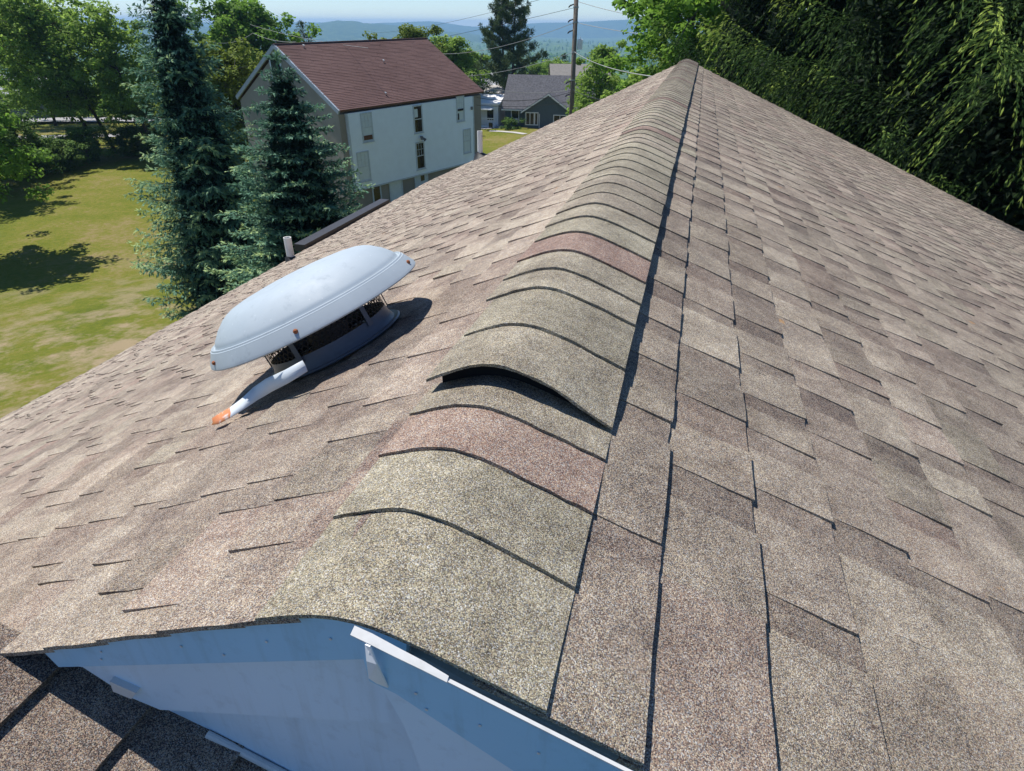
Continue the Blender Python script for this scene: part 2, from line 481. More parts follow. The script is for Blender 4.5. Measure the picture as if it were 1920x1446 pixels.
deck.hexa([PR(0.03, Y0 + .035, -.045), PR(0.03, Y1 - .01, -.045), PR(SRE - .02, Y1 - .01, -.045), PR(SRE - .02, Y0 + .035, -.045),
           PR(0.03, Y0 + .035, -.016), PR(0.03, Y1 - .01, -.016), PR(SRE - .02, Y1 - .01, -.016), PR(SRE - .02, Y0 + .035, -.016)])
roof = deck.build('roof', M_FELT, house)

rng = random.Random(11)
R_EDGES = {0: [.394, .594, .883, 1.065, 1.252, 1.476], 1: [.554, .784, 1.006, 1.222, 1.483, 1.763], 2: [.42, .616, .832, 1.005, 1.141, 1.326, 1.553, 1.773, 1.988],
           3: [.663, .859, 1.115, 1.3, 1.453, 1.713, 1.954], 4: [.672, .841, 1.017, 1.236, 1.481, 1.575, 1.805, 2.008]}
L_EDGES = {1: [.439, .54, .684, .80, .99], 2: [.36, .54, .611, .849, 1.02], 3: [.404, .612, .80, .95], 4: [.477, .612, .863], 5: [.455, .65, .83], 6: [.513, .63, .86]}
pieces = []     # (side, s0, s1, y0, y1, tooth, tint)
def rows(side, bounds, edges, yb):
    for i in range(len(bounds) - 1):
        s0, s1 = bounds[i], bounds[i + 1]
        e = list(edges.get(i, []))
        if not e: e = [yb + rng.uniform(0.05, 0.22)]
        while e[-1] < Y1 - 0.15: e.append(e[-1] + rng.choice([.14, .17, .20, .23, .26, .30]) * rng.uniform(.92, 1.08))
        y = yb; nexts = [v for v in e if v > yb + .03]
        # leading piece up to the first tooth
        lead = True
        shing = rng.uniform(-.05, .05)
        for k in range(len(nexts) + 1):
            a = y; b = nexts[k] if k < len(nexts) else Y1
            b = min(b, Y1)
            if b - a < .02: continue
            if rng.random() < .22: shing = rng.uniform(-.10, .10)
            base = (.55 if side == 'R' else .63) + shing
            if side == 'L' and .5 < (a + b) / 2 < 1.6 and s0 < .62: base -= .13
            red = max(0, rng.gauss(.06 if side == 'R' else .11, .09)); grey = max(0, min(1, rng.gauss(.28 if side == 'R' else .12, .12)))
            if lead and k == 0:
                pieces.append((side, i, s0, s1, a, b, True, (base, grey, red)))
            else:
                L = b - a
                tl = L * rng.uniform(.5, .78)
                pieces.append((side, i, s0, s1, a, a + tl, True, (base + rng.uniform(-.03, .10), grey, red)))
                pieces.append((side, i, s0, s1, a + tl, b, False, (base - rng.uniform(.04, .22) * (1 if side == 'R' else .6), grey * .7, red + .06)))
            y = b
rb = [0.13, 0.297] + [0.297 + .1437 * k for k in range(1, 51)]
rb = [v for v in rb if v < SRE]
lb = [0.06, .155] + [.155 + .1185 * k for k in range(1, 44)]
lb = [v for v in lb if v < SLE + .01]
rows('R', rb, R_EDGES, Y0 - .003)
rows('L', lb, L_EDGES, Y0 - .003)

def piece_mesh(side, i, s0, s1, y0, y1, tooth, tint, fine, seed):
    """one shingle tab as a wedge: thin where it tucks under the course above, thick at its butt"""
    P = PR if side == 'R' else PL
    r = random.Random(seed)
    hb = (0.0104 if tooth else 0.0060) + r.uniform(-.0006, .0006)
    if side == 'L': hb = hb * (.70 if y0 < 1.6 else 1.05)
    if y0 < Y0 + .02 and side == 'L': hb = .0028
    hu = -0.0012 if i else 0.0015
    if side == 'L' and i == 0: hb, hu = 0.0012, -0.001
    su = s0 - .018 if i else s0
    ns, ny = (5, 4) if fine else (2, 2)
    j = .0011 if fine else 0.0
    V = []; F = []
    sb = s1 + (r.uniform(-.002, .002))
    for a in range(ns):
        for b in range(ny):
            ta, tb = a / (ns - 1), b / (ny - 1)
            s = su + (sb - su) * ta; y = y0 + (y1 - y0) * tb
            if a == ns - 1: s += r.uniform(-j, j)
            if b == 0 and tooth: y += r.uniform(-j, j) * (ta > .1)
            h = hu + (hb - hu) * ta
            if a == ns - 1: h += r.uniform(-j, j) * .4
            V.append(P(s, y, h))
    g = lambda a, b: a * ny + b
    for a in range(ns - 1):
        for b in range(ny - 1):
            q = (g(a, b), g(a + 1, b), g(a + 1, b + 1), g(a, b + 1))
            F.append(q if side == 'R' else q[::-1])
    # skirts: near edge, butt edge, far edge
    def skirt(idx):
        o = len(V)
        for k in idx:
            a, b = divmod(k, ny)
            s = su + (sb - su) * a / (ns - 1)
            v = V[k]
            n = (SR, 0, CR) if side == 'R' else (-SL, 0, CL)
            drop = 0.019 if y0 > Y0 + .02 else 0.0062
            V.append((v[0] - n[0] * drop, v[1], v[2] - n[2] * drop))
        for m in range(len(idx) - 1):
            q = (idx[m], o + m, o + m + 1, idx[m + 1])
            F.append(q if side == 'R' else q[::-1])
    skirt([g(a, 0) for a in range(ns)])
    skirt([g(ns - 1, b) for b in range(ny)])
    skirt([g(a, ny - 1) for a in range(ns - 1, -1, -1)])
    return V, F

scored = []
for k, p in enumerate(pieces):
    P = PR if p[0] == 'R' else PL
    q = [proj(P(s, y, 0)) for s, y in ((p[2], p[4]), (p[3], p[4]), (p[3], p[5]), (p[2], p[5]))]
    if min(c[2] for c in q) < .15: continue
    cx = sum(min(max(c[0], 0), 1920) for c in q) / 4
    x = [min(max(c[0], 0), 1920) for c in q]; y = [min(max(c[1], 0), 1446) for c in q]
    ar = abs(sum(x[m] * y[(m + 1) % 4] - x[(m + 1) % 4] * y[m] for m in range(4))) / 2
    if ar > 10: scored.append((ar, k))
scored.sort(reverse=True)
NEAR = 290
near_set = {k for _, k in scored[:NEAR]}
bulkV, bulkF, bulkT = [], [], []
for k, p in enumerate(pieces):
    V, F = piece_mesh(*p, fine=k in near_set, seed=k)
    if k in near_set:
        me = mesh_np('shingle', np.array(V), F, M_SH, attrs={'tint': [p[7]] * len(F)})
        link('shingle', me, roof)
    else:
        o = len(bulkV); bulkV += V; bulkF += [tuple(i + o for i in f) for f in F]; bulkT += [p[7]] * len(F)
tag(link('shingles', mesh_np('shingles', np.array(bulkV), bulkF, M_SH, attrs={'tint': bulkT}), roof), kind='stuff')

# ridge caps, bent over the ridge, lapping towards the near gable
MLs, MRs = math.tan(AL), math.tan(AR)
def prof(x, w=.05):
    return -((MLs + MRs) / 2 * math.sqrt(x * x + w * w) + (MRs - MLs) / 2 * x) + .006
CAPY = [Y0 - .003, .466, .591, .702, .772, .935, 1.115, 1.231, 1.362, 1.519]
while CAPY[-1] < Y1 - .12: CAPY.append(CAPY[-1] + .143 * rng.uniform(.94, 1.06))
def vent_h(x, y):
    """height of the ridge vent lifting the caps"""
    if y < .76: return 0.0
    t = min(1, (y - .77) / .22)
    u = (x + .12) / .31
    open_ = .021 + .010 * math.sin(math.pi * max(0, min(1, u * 1.15)))
    if u > .72: open_ *= max(.22, 1 - (u - .72) / .28 * .8)
    return open_ * (1 - t) + .023 * t
capt = []
for k, ya in enumerate(CAPY):
    yb = (CAPY[k + 1] if k + 1 < len(CAPY) else Y1 + .004)
    r = random.Random(500 + k)
    tint = [.60 + r.uniform(-.08, .08), .62 + r.uniform(-.22, .2), max(0, r.gauss(0, .05))]
    if r.random() < .10 and k > 9: tint = [.42, .3, .5]
    if k == 2: tint = [.60, .35, .52]
    if k == 8: tint = [.5, .3, .6]
    if k in (0, 1): tint = [.63, .75, .0]
    if k == len(CAPY) - 7: tint = [.22, .2, .7]
    xl = -.106 + r.uniform(-.006, .006); xr = .1875 + r.uniform(-.002, .002)
    if k > 5: xl -= .010
    nu = 17 if k < 30 else 11
    ys = [ya, ya + .004, (ya + yb) / 2, yb + .03]
    hs = [.0105, .0105, .0075, .0035] if k < 12 else [.0078, .0078, .0055, .0035]
    V = []; F = []
    ny = 4
    for sgn in (0, 1):
        for i in range(nu):
            u = i / (nu - 1); x = xl + (xr - xl) * u
            for j in range(ny):
                yy = ys[j] + (r.uniform(-.0014, .0014) if j < 2 and k < 14 else 0) + .004 * math.sin(u * 3 + k) * (j < 2)
                if k == 0: yy = ys[j]
                lift = vent_h(x, max(ya + .002, yy)) if ya > .76 else 0
                z = prof(x) + hs[j] * (.80 + .20 * min(1, u / .2)) + lift - (.0052 if sgn else 0)
                if k == 4 and j > 1: z = prof(x) + hs[j] + vent_h(x, yy)
                V.append((x, yy, z - (0.0 if not sgn else 0)))
    n1 = nu * ny
    for i in range(nu - 1):
        for j in range(ny - 1):
            a, b, c, d = i * ny + j, (i + 1) * ny + j, (i + 1) * ny + j + 1, i * ny + j + 1
            F.append((a, b, c, d)); F.append((d + n1, c + n1, b + n1, a + n1))
        a, b = i * ny, (i + 1) * ny
        F.append((b, a, a + n1, b + n1))
        a, b = i * ny + ny - 1, (i + 1) * ny + ny - 1
        F.append((a, b, b + n1, a + n1))
    for j in range(ny - 1):
        a = j; F.append((a, a + 1, a + 1 + n1, a + n1)[::1])
        a = (nu - 1) * ny + j; F.append((a + 1, a, a + n1, a + 1 + n1))
    me = mesh_np('ridge_cap', np.array(V), F, M_SH, attrs={'tint': [tint] * len(F)})
    me.polygons.foreach_set('use_smooth', np.ones(len(me.polygons), bool))
    me.set_sharp_from_angle(angle=R(40))
    link('ridge_cap', me, roof)
# the vent strip the caps sit on
rv = MB()
xs = np.linspace(-.095, .168, 15)
V = []; ny = 60
yys = np.linspace(.80, Y1 - .02, ny)
for i, x in enumerate(xs):
    for yy in yys: V.append((x, yy, prof(x) - .004))
for i, x in enumerate(xs):
    for yy in yys: V.append((x, yy, prof(x) + max(.002, vent_h(x, yy) - .003)))
n1 = len(xs) * ny; F = []
for i in range(len(xs) - 1):
    for j in range(ny - 1):
        F.append((n1 + i * ny + j, n1 + (i + 1) * ny + j, n1 + (i + 1) * ny + j + 1, n1 + i * ny + j + 1))
    F.append((i * ny, (i + 1) * ny, n1 + (i + 1) * ny, n1 + i * ny))
for j in range(ny - 1):
    a = (len(xs) - 1) * ny + j; F.append((a, a + 1, n1 + a + 1, n1 + a)); a = j; F.append((a + 1, a, n1 + a, n1 + a + 1))
rv.add(V, F); rv.build('ridge_vent', M_VENTBLK, roof)

# near gable: rake boards, friezes, wall, lower roof
def polyY(pxs, y, t=.012):
    return [on_y(p, y) for p in pxs], np.array([0, t, 0])
GY = .3235
rk = MB()
xs = [-.478, -.36, -.24, -.12, -.06, -.03, 0, .03, .055]
top = []
for x in xs:
    zr = (-abs(x) * (MLs if x < 0 else MRs)) - .0055
    if abs(x) < .09: zr = prof(x) + .003 if abs(x) < .07 else zr
    top.append(np.array([x, GY, zr]))
bot = [on_y(p, GY) for p in [(760, 1232), (690, 1236), (110, 1251)]]
rk.prism(top[::-1] + bot[::-1], (0, .010, 0))
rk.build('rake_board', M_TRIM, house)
fz = MB(); P, d = polyY([(112, 1246), (700, 1232), (762, 1232), (762, 1358), (300, 1331), (240, 1306), (155, 1251)], GY + .012); fz.prism(P, d)
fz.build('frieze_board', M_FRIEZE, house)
kb = MB(); P, d = polyY([(205, 1278), (255, 1300), (246, 1311), (212, 1297)], GY + .004, .02); kb.prism(P, d)
kb.build('flashing_tab', M_ALUM, house)
gw = MB()
gw.prism([(-2.2, .352, -1.35), (-.46, .352, -.29), (.02, .352, -.075), (.55, .352, -.29), (2.4, .352, -1.1), (2.4, .352, -7.6), (-2.2, .352, -7.6)], (0, .08, 0))
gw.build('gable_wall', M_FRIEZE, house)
# right rake with its loose aluminium wrap
RY = .305
tl = [on_y(p, RY) for p in [(672, 1200), (838, 1281), (1180, 1453), (1420, 1572)]]
bl = [on_y(p, RY) for p in [(692, 1277), (742, 1301), (965, 1447), (1200, 1590)]]
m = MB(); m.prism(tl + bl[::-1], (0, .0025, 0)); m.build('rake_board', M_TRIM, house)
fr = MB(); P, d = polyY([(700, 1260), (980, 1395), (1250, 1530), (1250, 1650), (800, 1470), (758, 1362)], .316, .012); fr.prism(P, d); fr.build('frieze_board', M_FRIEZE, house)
lg = MB()
e = [on_y(p, RY - .003) for p in [(657, 1192), (690, 1208), (740, 1233), (790, 1257), (838, 1281)]]
wd = [.0085, .009, .008, .007, .005]
up = [.003, .0015, .001, .0, 0]
for a in range(4):
    A, B = e[a], e[a + 1]
    lg.hexa([A, B, B + (0, wd[a + 1], .002), A + (0, wd[a], .002), A + (0, 0, .0012), B + (0, 0, .0012), B + (0, wd[a + 1], .0032), A + (0, wd[a], .0032)])
lg.build('bent_drip_edge', M_ALUM, house)
lp = MB()
q = [on_y(p, yy) for p, yy in (((684, 1209), RY - .004), ((693, 1213), RY - .007), ((706, 1246), RY - .010), ((727, 1290), RY - .001), ((706, 1282), RY - .006), ((691, 1272), RY - .008), ((687, 1240), RY - .009))]
lp.prism([q[0], q[1], q[2], q[6]], (.0006, .0012, .0004)); lp.prism([q[6], q[2], q[5]], (.0006, .0012, .0004)); lp.prism([q[2], q[3], q[4], q[5]], (.0006, .0012, .0004))
lp.build('curled_trim_end', plain('bare_coil_stock', (.74, .76, .78), .45), house)
re_ = MB()
p0 = on_y((838, 1280), RY - .002); p1 = on_y((1330, 1528), RY - .002)
re_.obox(p0, p1 - p0, (0, .0035, 0), (0, 0, .0018)); re_.build('trim_edge', M_ALUM, house)
nl_ = MB()
for p in ((190, 1222), (340, 1212), (500, 1203), (620, 1198), (190, 1236), (420, 1228)):
    c = on_y(p, GY - .0005); nl_.tube([c, c - (0, .0009, 0)], .0016, 8)
for p in ((780, 1300), (900, 1360), (1010, 1412), (800, 1330)):
    c = on_y(p, RY - .0005); nl_.tube([c, c - (0, .0009, 0)], .0016, 8)
nl_.build('nail_heads', M_ALUM, house)
# gable wall of lower block + trim rod
LY = .358
LM, LZ = .39, -.493           # lower roof: z = LZ - LM x, falling to the right
def low(x, y, h=0):
    n = math.hypot(1, LM)
    return (x + h * LM / n, y, LZ - LM * x + h / n)
tr = MB()
a, b = np.array(low(-.285, LY - .012, .007)), np.array(low(.9, LY - .012, .007))
tr.tube([a, b], .0052, 10); tr.build('corner_trim', M_ALUM, house)
lr = MB()
lr.hexa([low(-2.0, -.9, -.03), low(1.2, -.9, -.03), low(1.2, LY - .004, -.03), low(-2.0, LY - .004, -.03), low(-2.0, -.9, -.008), low(1.2, -.9, -.008), low(1.2, LY - .004, -.008), low(-2.0, LY - .004, -.008)])
lower = lr.build('lower_roof', M_FELT, house)
CX = [-.62, -.49, -.366, -.236, -.105, .03, .16]
lrng = random.Random(5)
for i in range(len(CX) - 1):
    ed = sorted([-.62 + lrng.uniform(0, .12), -.38 + lrng.uniform(0, .1), -.1 + lrng.uniform(0, .1), .12 + lrng.uniform(0, .06), LY - .005])
    if i == 2: ed = [-.5, -.2, .195, LY - .005]
    a = -.88
    for b in ed:
        x0, x1 = CX[i] - .016, CX[i + 1]
        hb = .010 + lrng.uniform(-.001, .002); hu = -.002
        tint = (.36 + lrng.uniform(-.12, .08), .2, .12 + lrng.uniform(0, .1))  # tone lowered to paint in the deeper shadow over this roof
        n = 6
        V = []; F = []
        for t in range(n):
            yy = a + .0015 + (b - a - .0025) * t / (n - 1); jx = lrng.uniform(-.0012, .0012)
            V += [low(x0, yy, hu), low(x1 + jx, yy, hb), low(x1 + jx, yy, hb - .012)]
        for t in range(n - 1):
            F += [(3 * t, 3 * t + 1, 3 * t + 4, 3 * t + 3), (3 * t + 1, 3 * t + 2, 3 * t + 5, 3 * t + 4)]
        F += [(1, 0, 2), (3 * n - 3, 3 * n - 2, 3 * n - 1)]
        link('shingle', mesh_np('shingle', np.array(V), F, M_SH, attrs={'tint': [tint] * len(F)}), lower)
        a = b
# house body under the roof
hb = MB()
xl, xr = -SLE * CL + .35, SRE * CR - .4
zl, zr = -SLE * SL - .02, -SRE * SR - .02
hb.prism([(xl, .45, zl + .1), (0, .45, -.06), (xr, .45, zr + .12), (xr, .45, -7.7), (xl, .45, -7.7)], (0, Y1 - .8, 0))
hb.build('house_wall', plain('house_siding', (.6, .6, .58), .7), house)
gt = MB()
a, b = np.array(PL(SLE - .06, 7.05, .02)), np.array(PL(SLE - .06, 9.7, .02))
gt.obox(a + (-.12, 0, -.03), b - a, (.16, 0, 0), (0, 0, .10)); gt.build('gutter', M_GUT, house)

# ------------------------------------------------------------------ roof fan vent
VS, VY = .650, 1.270
vo = np.array(PL(VS, VY, 0)); eS = np.array((-CL, 0, -SL)); eY = np.array((0, 1.0, 0)); eN = np.array((-SL, 0, CL))
fan = thing('roof_fan', vo, 'round pale grey metal roof exhaust fan with domed cap left of the ridge', 'roof vent')
def vp(r, a, h): return vo + eS * (r * math.cos(a)) + eY * (r * math.sin(a)) + eN * h
d = MB()
d.lathe([(.0001, .219), (.10, .216), (.150, .2115), (.176, .207), (.192, .2015), (.205, .195), (.228, .178), (.246, .160), (.252, .1515), (.2535, .146), (.256, .1435), (.2595, .1440), (.262, .1475), (.2645, .1470), (.2665, .143), (.2690, .1425), (.271, .1385), (.286, .1155), (.288, .109), (.286, .106), (.2835, .107), (.272, .128), (.25, .145), (.20, .18), (.0001, .20)], vo, eS, eY, eN, 96)
autosmooth(d.build('domed_cap', M_DOME, fan), 50)
th = MB()
th.lathe([(.182, .005), (.173, .014), (.167, .028), (.165, .040), (.164, .048), (.160, .048), (.160, .02)], vo, eS, eY, eN, 72)
autosmooth(th.build('throat', M_THROAT, fan), 50)
fl_ = MB()
fl_.lathe([(.190, .009), (.186, .012), (.16, .012)], vo, eS, eY, eN, 64)
fl_.build('flange', M_THROAT, fan)
# hexagonal screen: a ring of small bars around the throat
sc_ = MB(); rr = .1635
cell = .0150; nA = int(2 * math.pi * rr / cell); rowsN = 5
for q in range(rowsN):
    for k in range(nA):
        a0 = 2 * math.pi * (k + .5 * (q % 2)) / nA; da = 2 * math.pi / nA
        hh = .046 + q * .0125
        P0 = vp(rr, a0, hh); P1 = vp(rr, a0, hh + .0055); P2 = vp(rr, a0 + da / 2, hh + .0125); P3 = vp(rr, a0 - da / 2, hh + .0125)
        w = .0019
        for A, B in ((P0, P1), (P1, P2), (P1, P3)):
            t = B - A; nn = vp(1, a0, 0) - vo; nn /= np.linalg.norm(nn)
            s_ = np.cross(t, nn); s_ /= np.linalg.norm(s_)
            sc_.add([A - s_ * w, A + s_ * w, B + s_ * w, B - s_ * w], [(0, 1, 2, 3)])
so = sc_.build('screen', M_MESH, fan); tag(so, kind='stuff')
inn = MB(); inn.lathe([(.055, .0), (.055, .13)], vo, eS, eY, eN, 40); inn.build('motor_housing', plain('motor_housing_lit_tone', (.20, .17, .15), .8), fan)  # brownish tone stands in for light coming through the screen holes
for a in (R(-98), R(-35), R(-165), R(40), R(140)):
    b_ = MB(); t1 = np.array(vp(1, a + math.pi / 2, 0) - vo); nr = np.array(vp(1, a, 0) - vo)
    for (r0, h0, r1, h1) in ((.169, .035, .169, .112), (.169, .112, .262, .128)):
        A = vo + nr * r0 + eN * h0; B = vo + nr * r1 + eN * h1
        k = np.cross(B - A, t1); k /= np.linalg.norm(k)
        b_.obox(A - t1 * .007, B - A, t1 * .014, k * .0016)
    b_.build('bracket', M_THROAT, fan)
for a in (R(-62), R(-118), R(-8), R(70), R(165)):
    s = MB(); nr = np.array(vp(1, a, 0) - vo)
    c0 = vo + nr * .2795 + eN * .1255
    s.tube([c0, c0 + nr * .004, c0 + nr * .0065], [.0055, .0055, .003], 8)
    s.build('screw', M_RUST, fan)
# bent strap of flashing curling off the base, rusty at its tip
sp_px = [(572, 686), (538, 706), (505, 722), (480, 738), (455, 758), (432, 774), (410, 786), (398, 791)]
hh = [.055, .05, .043, .032, .024, .018, .016, .016]
wd = [.026, .030, .032, .031, .030, .029, .027, .017]
V = []; F = []; rust = []
ctr = [hit(p, eN, eN @ vo + h) for p, h in zip(sp_px, hh)]
for i, c in enumerate(ctr):
    t = ctr[min(i + 1, 7)] - ctr[max(i - 1, 0)]; t /= np.linalg.norm(t)
    side = np.cross(eN, t); side /= np.linalg.norm(side)
    tw = R([75, 66, 84, 70, 40, 34, 36, 38][i])
    wv = side * math.cos(tw) - eN * math.sin(tw)
    for s_ in (-1, 0, 1): V.append(c + wv * wd[i] / 2 * s_ + np.cross(wv, t) * (.003 if s_ == 0 else 0))
for i in range(7):
    for k in range(2):
        F.append((i * 3 + k, i * 3 + k + 1, i * 3 + k + 4, i * 3 + k + 3)); rust.append([.1, .1, .1, .15, .30, .70, .98][i])
me = mesh_np('strap', np.array(V), F, M_STRAP, smooth=True, attrs={'rust': rust})
o = link('strap', me, fan); sm = o.modifiers.new('thick', 'SOLIDIFY'); sm.thickness = .0018

# ------------------------------------------------------------------ vent pipes
def pipe(s, y, r, h, boot, label):
    b = np.array(PL(s, y, 0)); t = thing('vent_pipe', b, label, 'pipe', None)
    m = MB(); m.tube([b - (0, 0, .05), b + (0, 0, h)], r, 20, cap=False); m.tube([b + (0, 0, h), b + (0, 0, h - .1)], [r, r * .85], 20, cap=False)
    m.add([b + (r * .85 * math.cos(k * .314), r * .85 * math.sin(k * .314), h - .02) for k in range(20)], [tuple(range(20))])
    m.lathe([(r * .85, h - .0005), (r, h)], b, (1, 0, 0), (0, 1, 0), (0, 0, 1), 20)
    m.build('pipe', M_PVC, t)
    k = MB(); k.lathe([(boot, .004), (boot * .8, .02), (r * 1.25, .06 * boot / .1), (r * 1.02, .075 * boot / .1)], b, eS, eY, eN, 20); k.build('boot', M_RUB, t, smooth=True)
    return t
pipe(4.80, 6.30, .046, .29, .085, 'short white plastic vent pipe standing near the eave behind the fan')
pipe(3.77, 11.05, .047, .46, .16, 'tall white plastic vent pipe with black boot at the far roof edge')

# ------------------------------------------------------------------ barn
M_TAN = plain('tan_stucco', (.27, .255, .225), .9, .15, 0, .18, .5, .2, 12)
M_WSID = plain('white_vinyl_siding', (.76, .87, .97), .5, .3, 0, .03, 2)
M_WTRIM = plain('white_window_trim', (.46, .54, .61), .5)
M_BARGE = plain('grey_blue_bargeboard', (.30, .36, .42), .6)
M_GLASSD = plain('dark_window_pane', (.012, .012, .014), .08, .5, 0, .1)
M_GLASSW = plain('pale_blind_pane', (.55, .66, .74), .25, .5, 0, .05)
M_BROWN = plain('brown_board', (.12, .06, .03), .8)
def barn_roof_mat():
    t = NT('red_brown_shingles', .9, .15)
    f = t.noise(.6, 4, .6); g = t.noise(14, 3, .7)
    k = t.math('ADD', t.math('MULTIPLY', f, .6), t.math('MULTIPLY', g, .4))
    return t.base(t.ramp(k, [(.3, (.095, .056, .051)), (.55, (.132, .080, .073)), (.75, (.17, .108, .096))]))
M_BROOF = barn_roof_mat()
TH, TH2 = R(22.6), R(25.0)
bA = np.array([-19.84, 34.59, -4.01]); bax = np.array([math.sin(TH), math.cos(TH), .016]); bbx = np.array([-math.cos(TH2), math.sin(TH2), 0])
bn = np.array([math.cos(TH), -math.sin(TH), 0]); UZ = np.array([0, 0, 1.0])
BL, BW, BH = 13.0, 11.5, 3.2
barn = thing('barn', (bA[0] - 5, bA[1] + 8, -10.7), 'long three storey barn with red brown roof and white sided front', 'barn')
Rg = bA + bbx * BW / 2 + UZ * BH
b = MB()
gn = [bA + bax * .10 + bbx * .12 - UZ * .18, Rg + bax * .10 - UZ * .30, bA + bbx * (BW - .12) + bax * .10 - UZ * .18]
foot = lambda p: np.array([p[0], p[1], -11.2])
b.prism([foot(gn[0]), gn[0], gn[1], gn[2], foot(gn[2])], bax * (BL - .16))
b.build('wall', M_TAN, barn)
r_ = MB()
up1 = (Rg - bA)
nl = np.cross(bax, up1); nl /= np.linalg.norm(nl)
if nl[2] < 0: nl = -nl
o0 = bA + up1 * -.012
r_.obox(o0, bax * BL, up1 * 1.012, nl * .12)
G0 = bA + bbx * BW
up2 = Rg - G0; nl2 = np.cross(up2, bax); nl2 /= np.linalg.norm(nl2)
if nl2[2] < 0: nl2 = -nl2
r_.obox(G0 - up2 * .012, bax * BL, up2 * 1.012, nl2 * .12)
broof = r_.build('roof', M_BROOF, barn)
rs_ = MB(); NR = 44
ul = np.linalg.norm(up1); uu = up1 / ul
brn = random.Random(3)
for k in range(NR):
    a = o0 + uu * (ul * 1.012 * k / NR) + nl * .122
    st = ul * 1.02 / NR
    x = -.03
    while x < BL:
        w = min(brn.uniform(.8, 1.6), BL + .03 - x)
        h = .016 + brn.uniform(0, .010)
        p = a + bax * x
        rs_.hexa([p, p + bax * (w - .012), p + bax * (w - .012) + uu * st * 1.1, p + uu * st * 1.1,
                  p + nl * h, p + bax * (w - .012) + nl * h, p + bax * (w - .012) + uu * st * 1.1 + nl * .004, p + uu * st * 1.1 + nl * .004])
        x += w
tag(rs_.build('roof_shingles', M_BROOF, broof), kind='stuff')
rc = MB(); rc.obox(Rg - bax * .04 + nl * .10 - (nl - nl2) * .1, bax * (BL + .08), (nl - nl2) * .2, UZ * .07); rc.build('ridge_board', M_BROOF, barn)
for u_, base_, nn in ((up1, bA, nl), (up2, G0, nl2)):
    t = MB(); t.obox(base_ - u_ * .015 - bax * .05 - nn * .10, u_ * 1.012, bax * .10, nn * .24); t.build('bargeboard', M_BARGE, barn)
# white siding, real laps
a0, a1 = .64, BL - 1.12
zt, zb = -.16, -4.57
wal = bA + bn * .02            # plane of the siding front
sd = MB(); NB = 40
for k in range(NB):
    z0 = zb + (zt - zb) * k / NB; z1 = zb + (zt - zb) * (k + 1) / NB
    p = wal + bax * a0 + UZ * z0
    sd.hexa([p - bn * .30, p + bax * (a1 - a0) - bn * .30, p + bax * (a1 - a0) + bn * .014, p + bn * .014,
             p - bn * .30 + UZ * (z1 - z0), p + bax * (a1 - a0) - bn * .30 + UZ * (z1 - z0), p + bax * (a1 - a0) + UZ * (z1 - z0 - .0005), p + UZ * (z1 - z0 - .0005)])
tag(sd.build('siding', M_WSID, barn), kind='stuff')
bd = MB(); p = wal + bax * a0 + UZ * (zb - .10); bd.obox(p - bn * .3, bax * (a1 - a0), bn * .33, UZ * .098); bd.build('base_board', M_WTRIM, barn)
for a_ in (a0 - .09, a1 - .002):
    c = MB(); p = wal + bax * a_ + UZ * (zb - .10) - bn * .30; c.obox(p, bax * .092, bn * .335, UZ * (zt - zb + .1)); c.build('corner_board', M_WTRIM, barn)
def wallpt(px):
    n = np.cross(bax, UZ); return hit(px, n, n @ wal)
def window(px, w, h, upper, lower_, muntin=True):
    c = wallpt(px); p = c - bax * w / 2 - UZ * h / 2
    f = MB(); t = .085
    for (x, z, ww, hh_) in ((-t, -t, w + 2 * t, t), (-t, h, w + 2 * t, t), (-t, 0, t, h), (w, 0, t, h)):
        f.obox(p + bax * x + UZ * z - bn * .02, bax * ww, bn * .065, UZ * hh_)
    f.obox(p - UZ * (t + .03) - bax * (t + .03), bax * (w + 2 * t + .06), bn * .08, UZ * .03)
    fo = f.build('window', M_WTRIM, barn)
    for (z0, mt) in ((h / 2 + .02, upper), (0, lower_)):
        q = MB(); q.obox(p + UZ * z0 - bn * .02, bax * w, bn * .036, UZ * (h / 2 - .02)); q.build('pane', mt, fo)
    s = MB(); s.obox(p + UZ * (h / 2 - .025) , bax * w, bn * .032, UZ * .05)
    if muntin:
        for i in (1, 2):
            s.obox(p + bax * (w * i / 3 - .012) + UZ * (h / 2 + .026), bax * .024, bn * .028, UZ * (h / 2 - .03))
        s.obox(p + UZ * (h * .75), bax * w, bn * .0265, UZ * .022)
    s.build('sash_bar', M_WTRIM, fo)
    return fo, p
fo, p = window((688, 239), .72, 1.5, M_GLASSW, M_GLASSW)
q = MB(); q.obox(p + UZ * .04 + bn * .017, bax * .70, bn * .02, UZ * .26); q.build('board', M_BROWN, fo)
fo, p = window((783.5, 223.5), .66, 1.55, M_GLASSD, M_GLASSD, False)
q = MB(); q.obox(p + UZ * .9 + bn * .017 + bax * .03, bax * .3, bn * .004, UZ * .5); q.build('curtain', M_GLASSW, fo)
fo, p = window((863, 204), .66, 1.5, M_GLASSW, M_GLASSW)
q = MB(); q.obox(p + UZ * .62 + bn * .017, bax * .60, bn * .04, UZ * .13); q.obox(p + UZ * .05 + bn * .017, bax * .16, bn * .02, UZ * .42); q.build('board', M_MESH, fo)
window((682, 312.5), .80, 1.62, M_GLASSW, M_GLASSW)
window((788, 292), .66, 1.6, M_GLASSD, M_GLASSD)
window((875.5, 264.5), .66, 1.5, M_GLASSW, M_GLASSW)
lm = MB(); p = wallpt((788, 259)); lm.obox(p, bax * .12, bn * .16, UZ * .12); lm.tube([p + bn * .16 + bax * .06, p + bn * .30 - bax * .12 + UZ * .02], [.06, .11], 10); lm.tube([p + bn * .16 + bax * .1, p + bn * .28 + bax * .22 - UZ * .14], [.06, .11], 10)
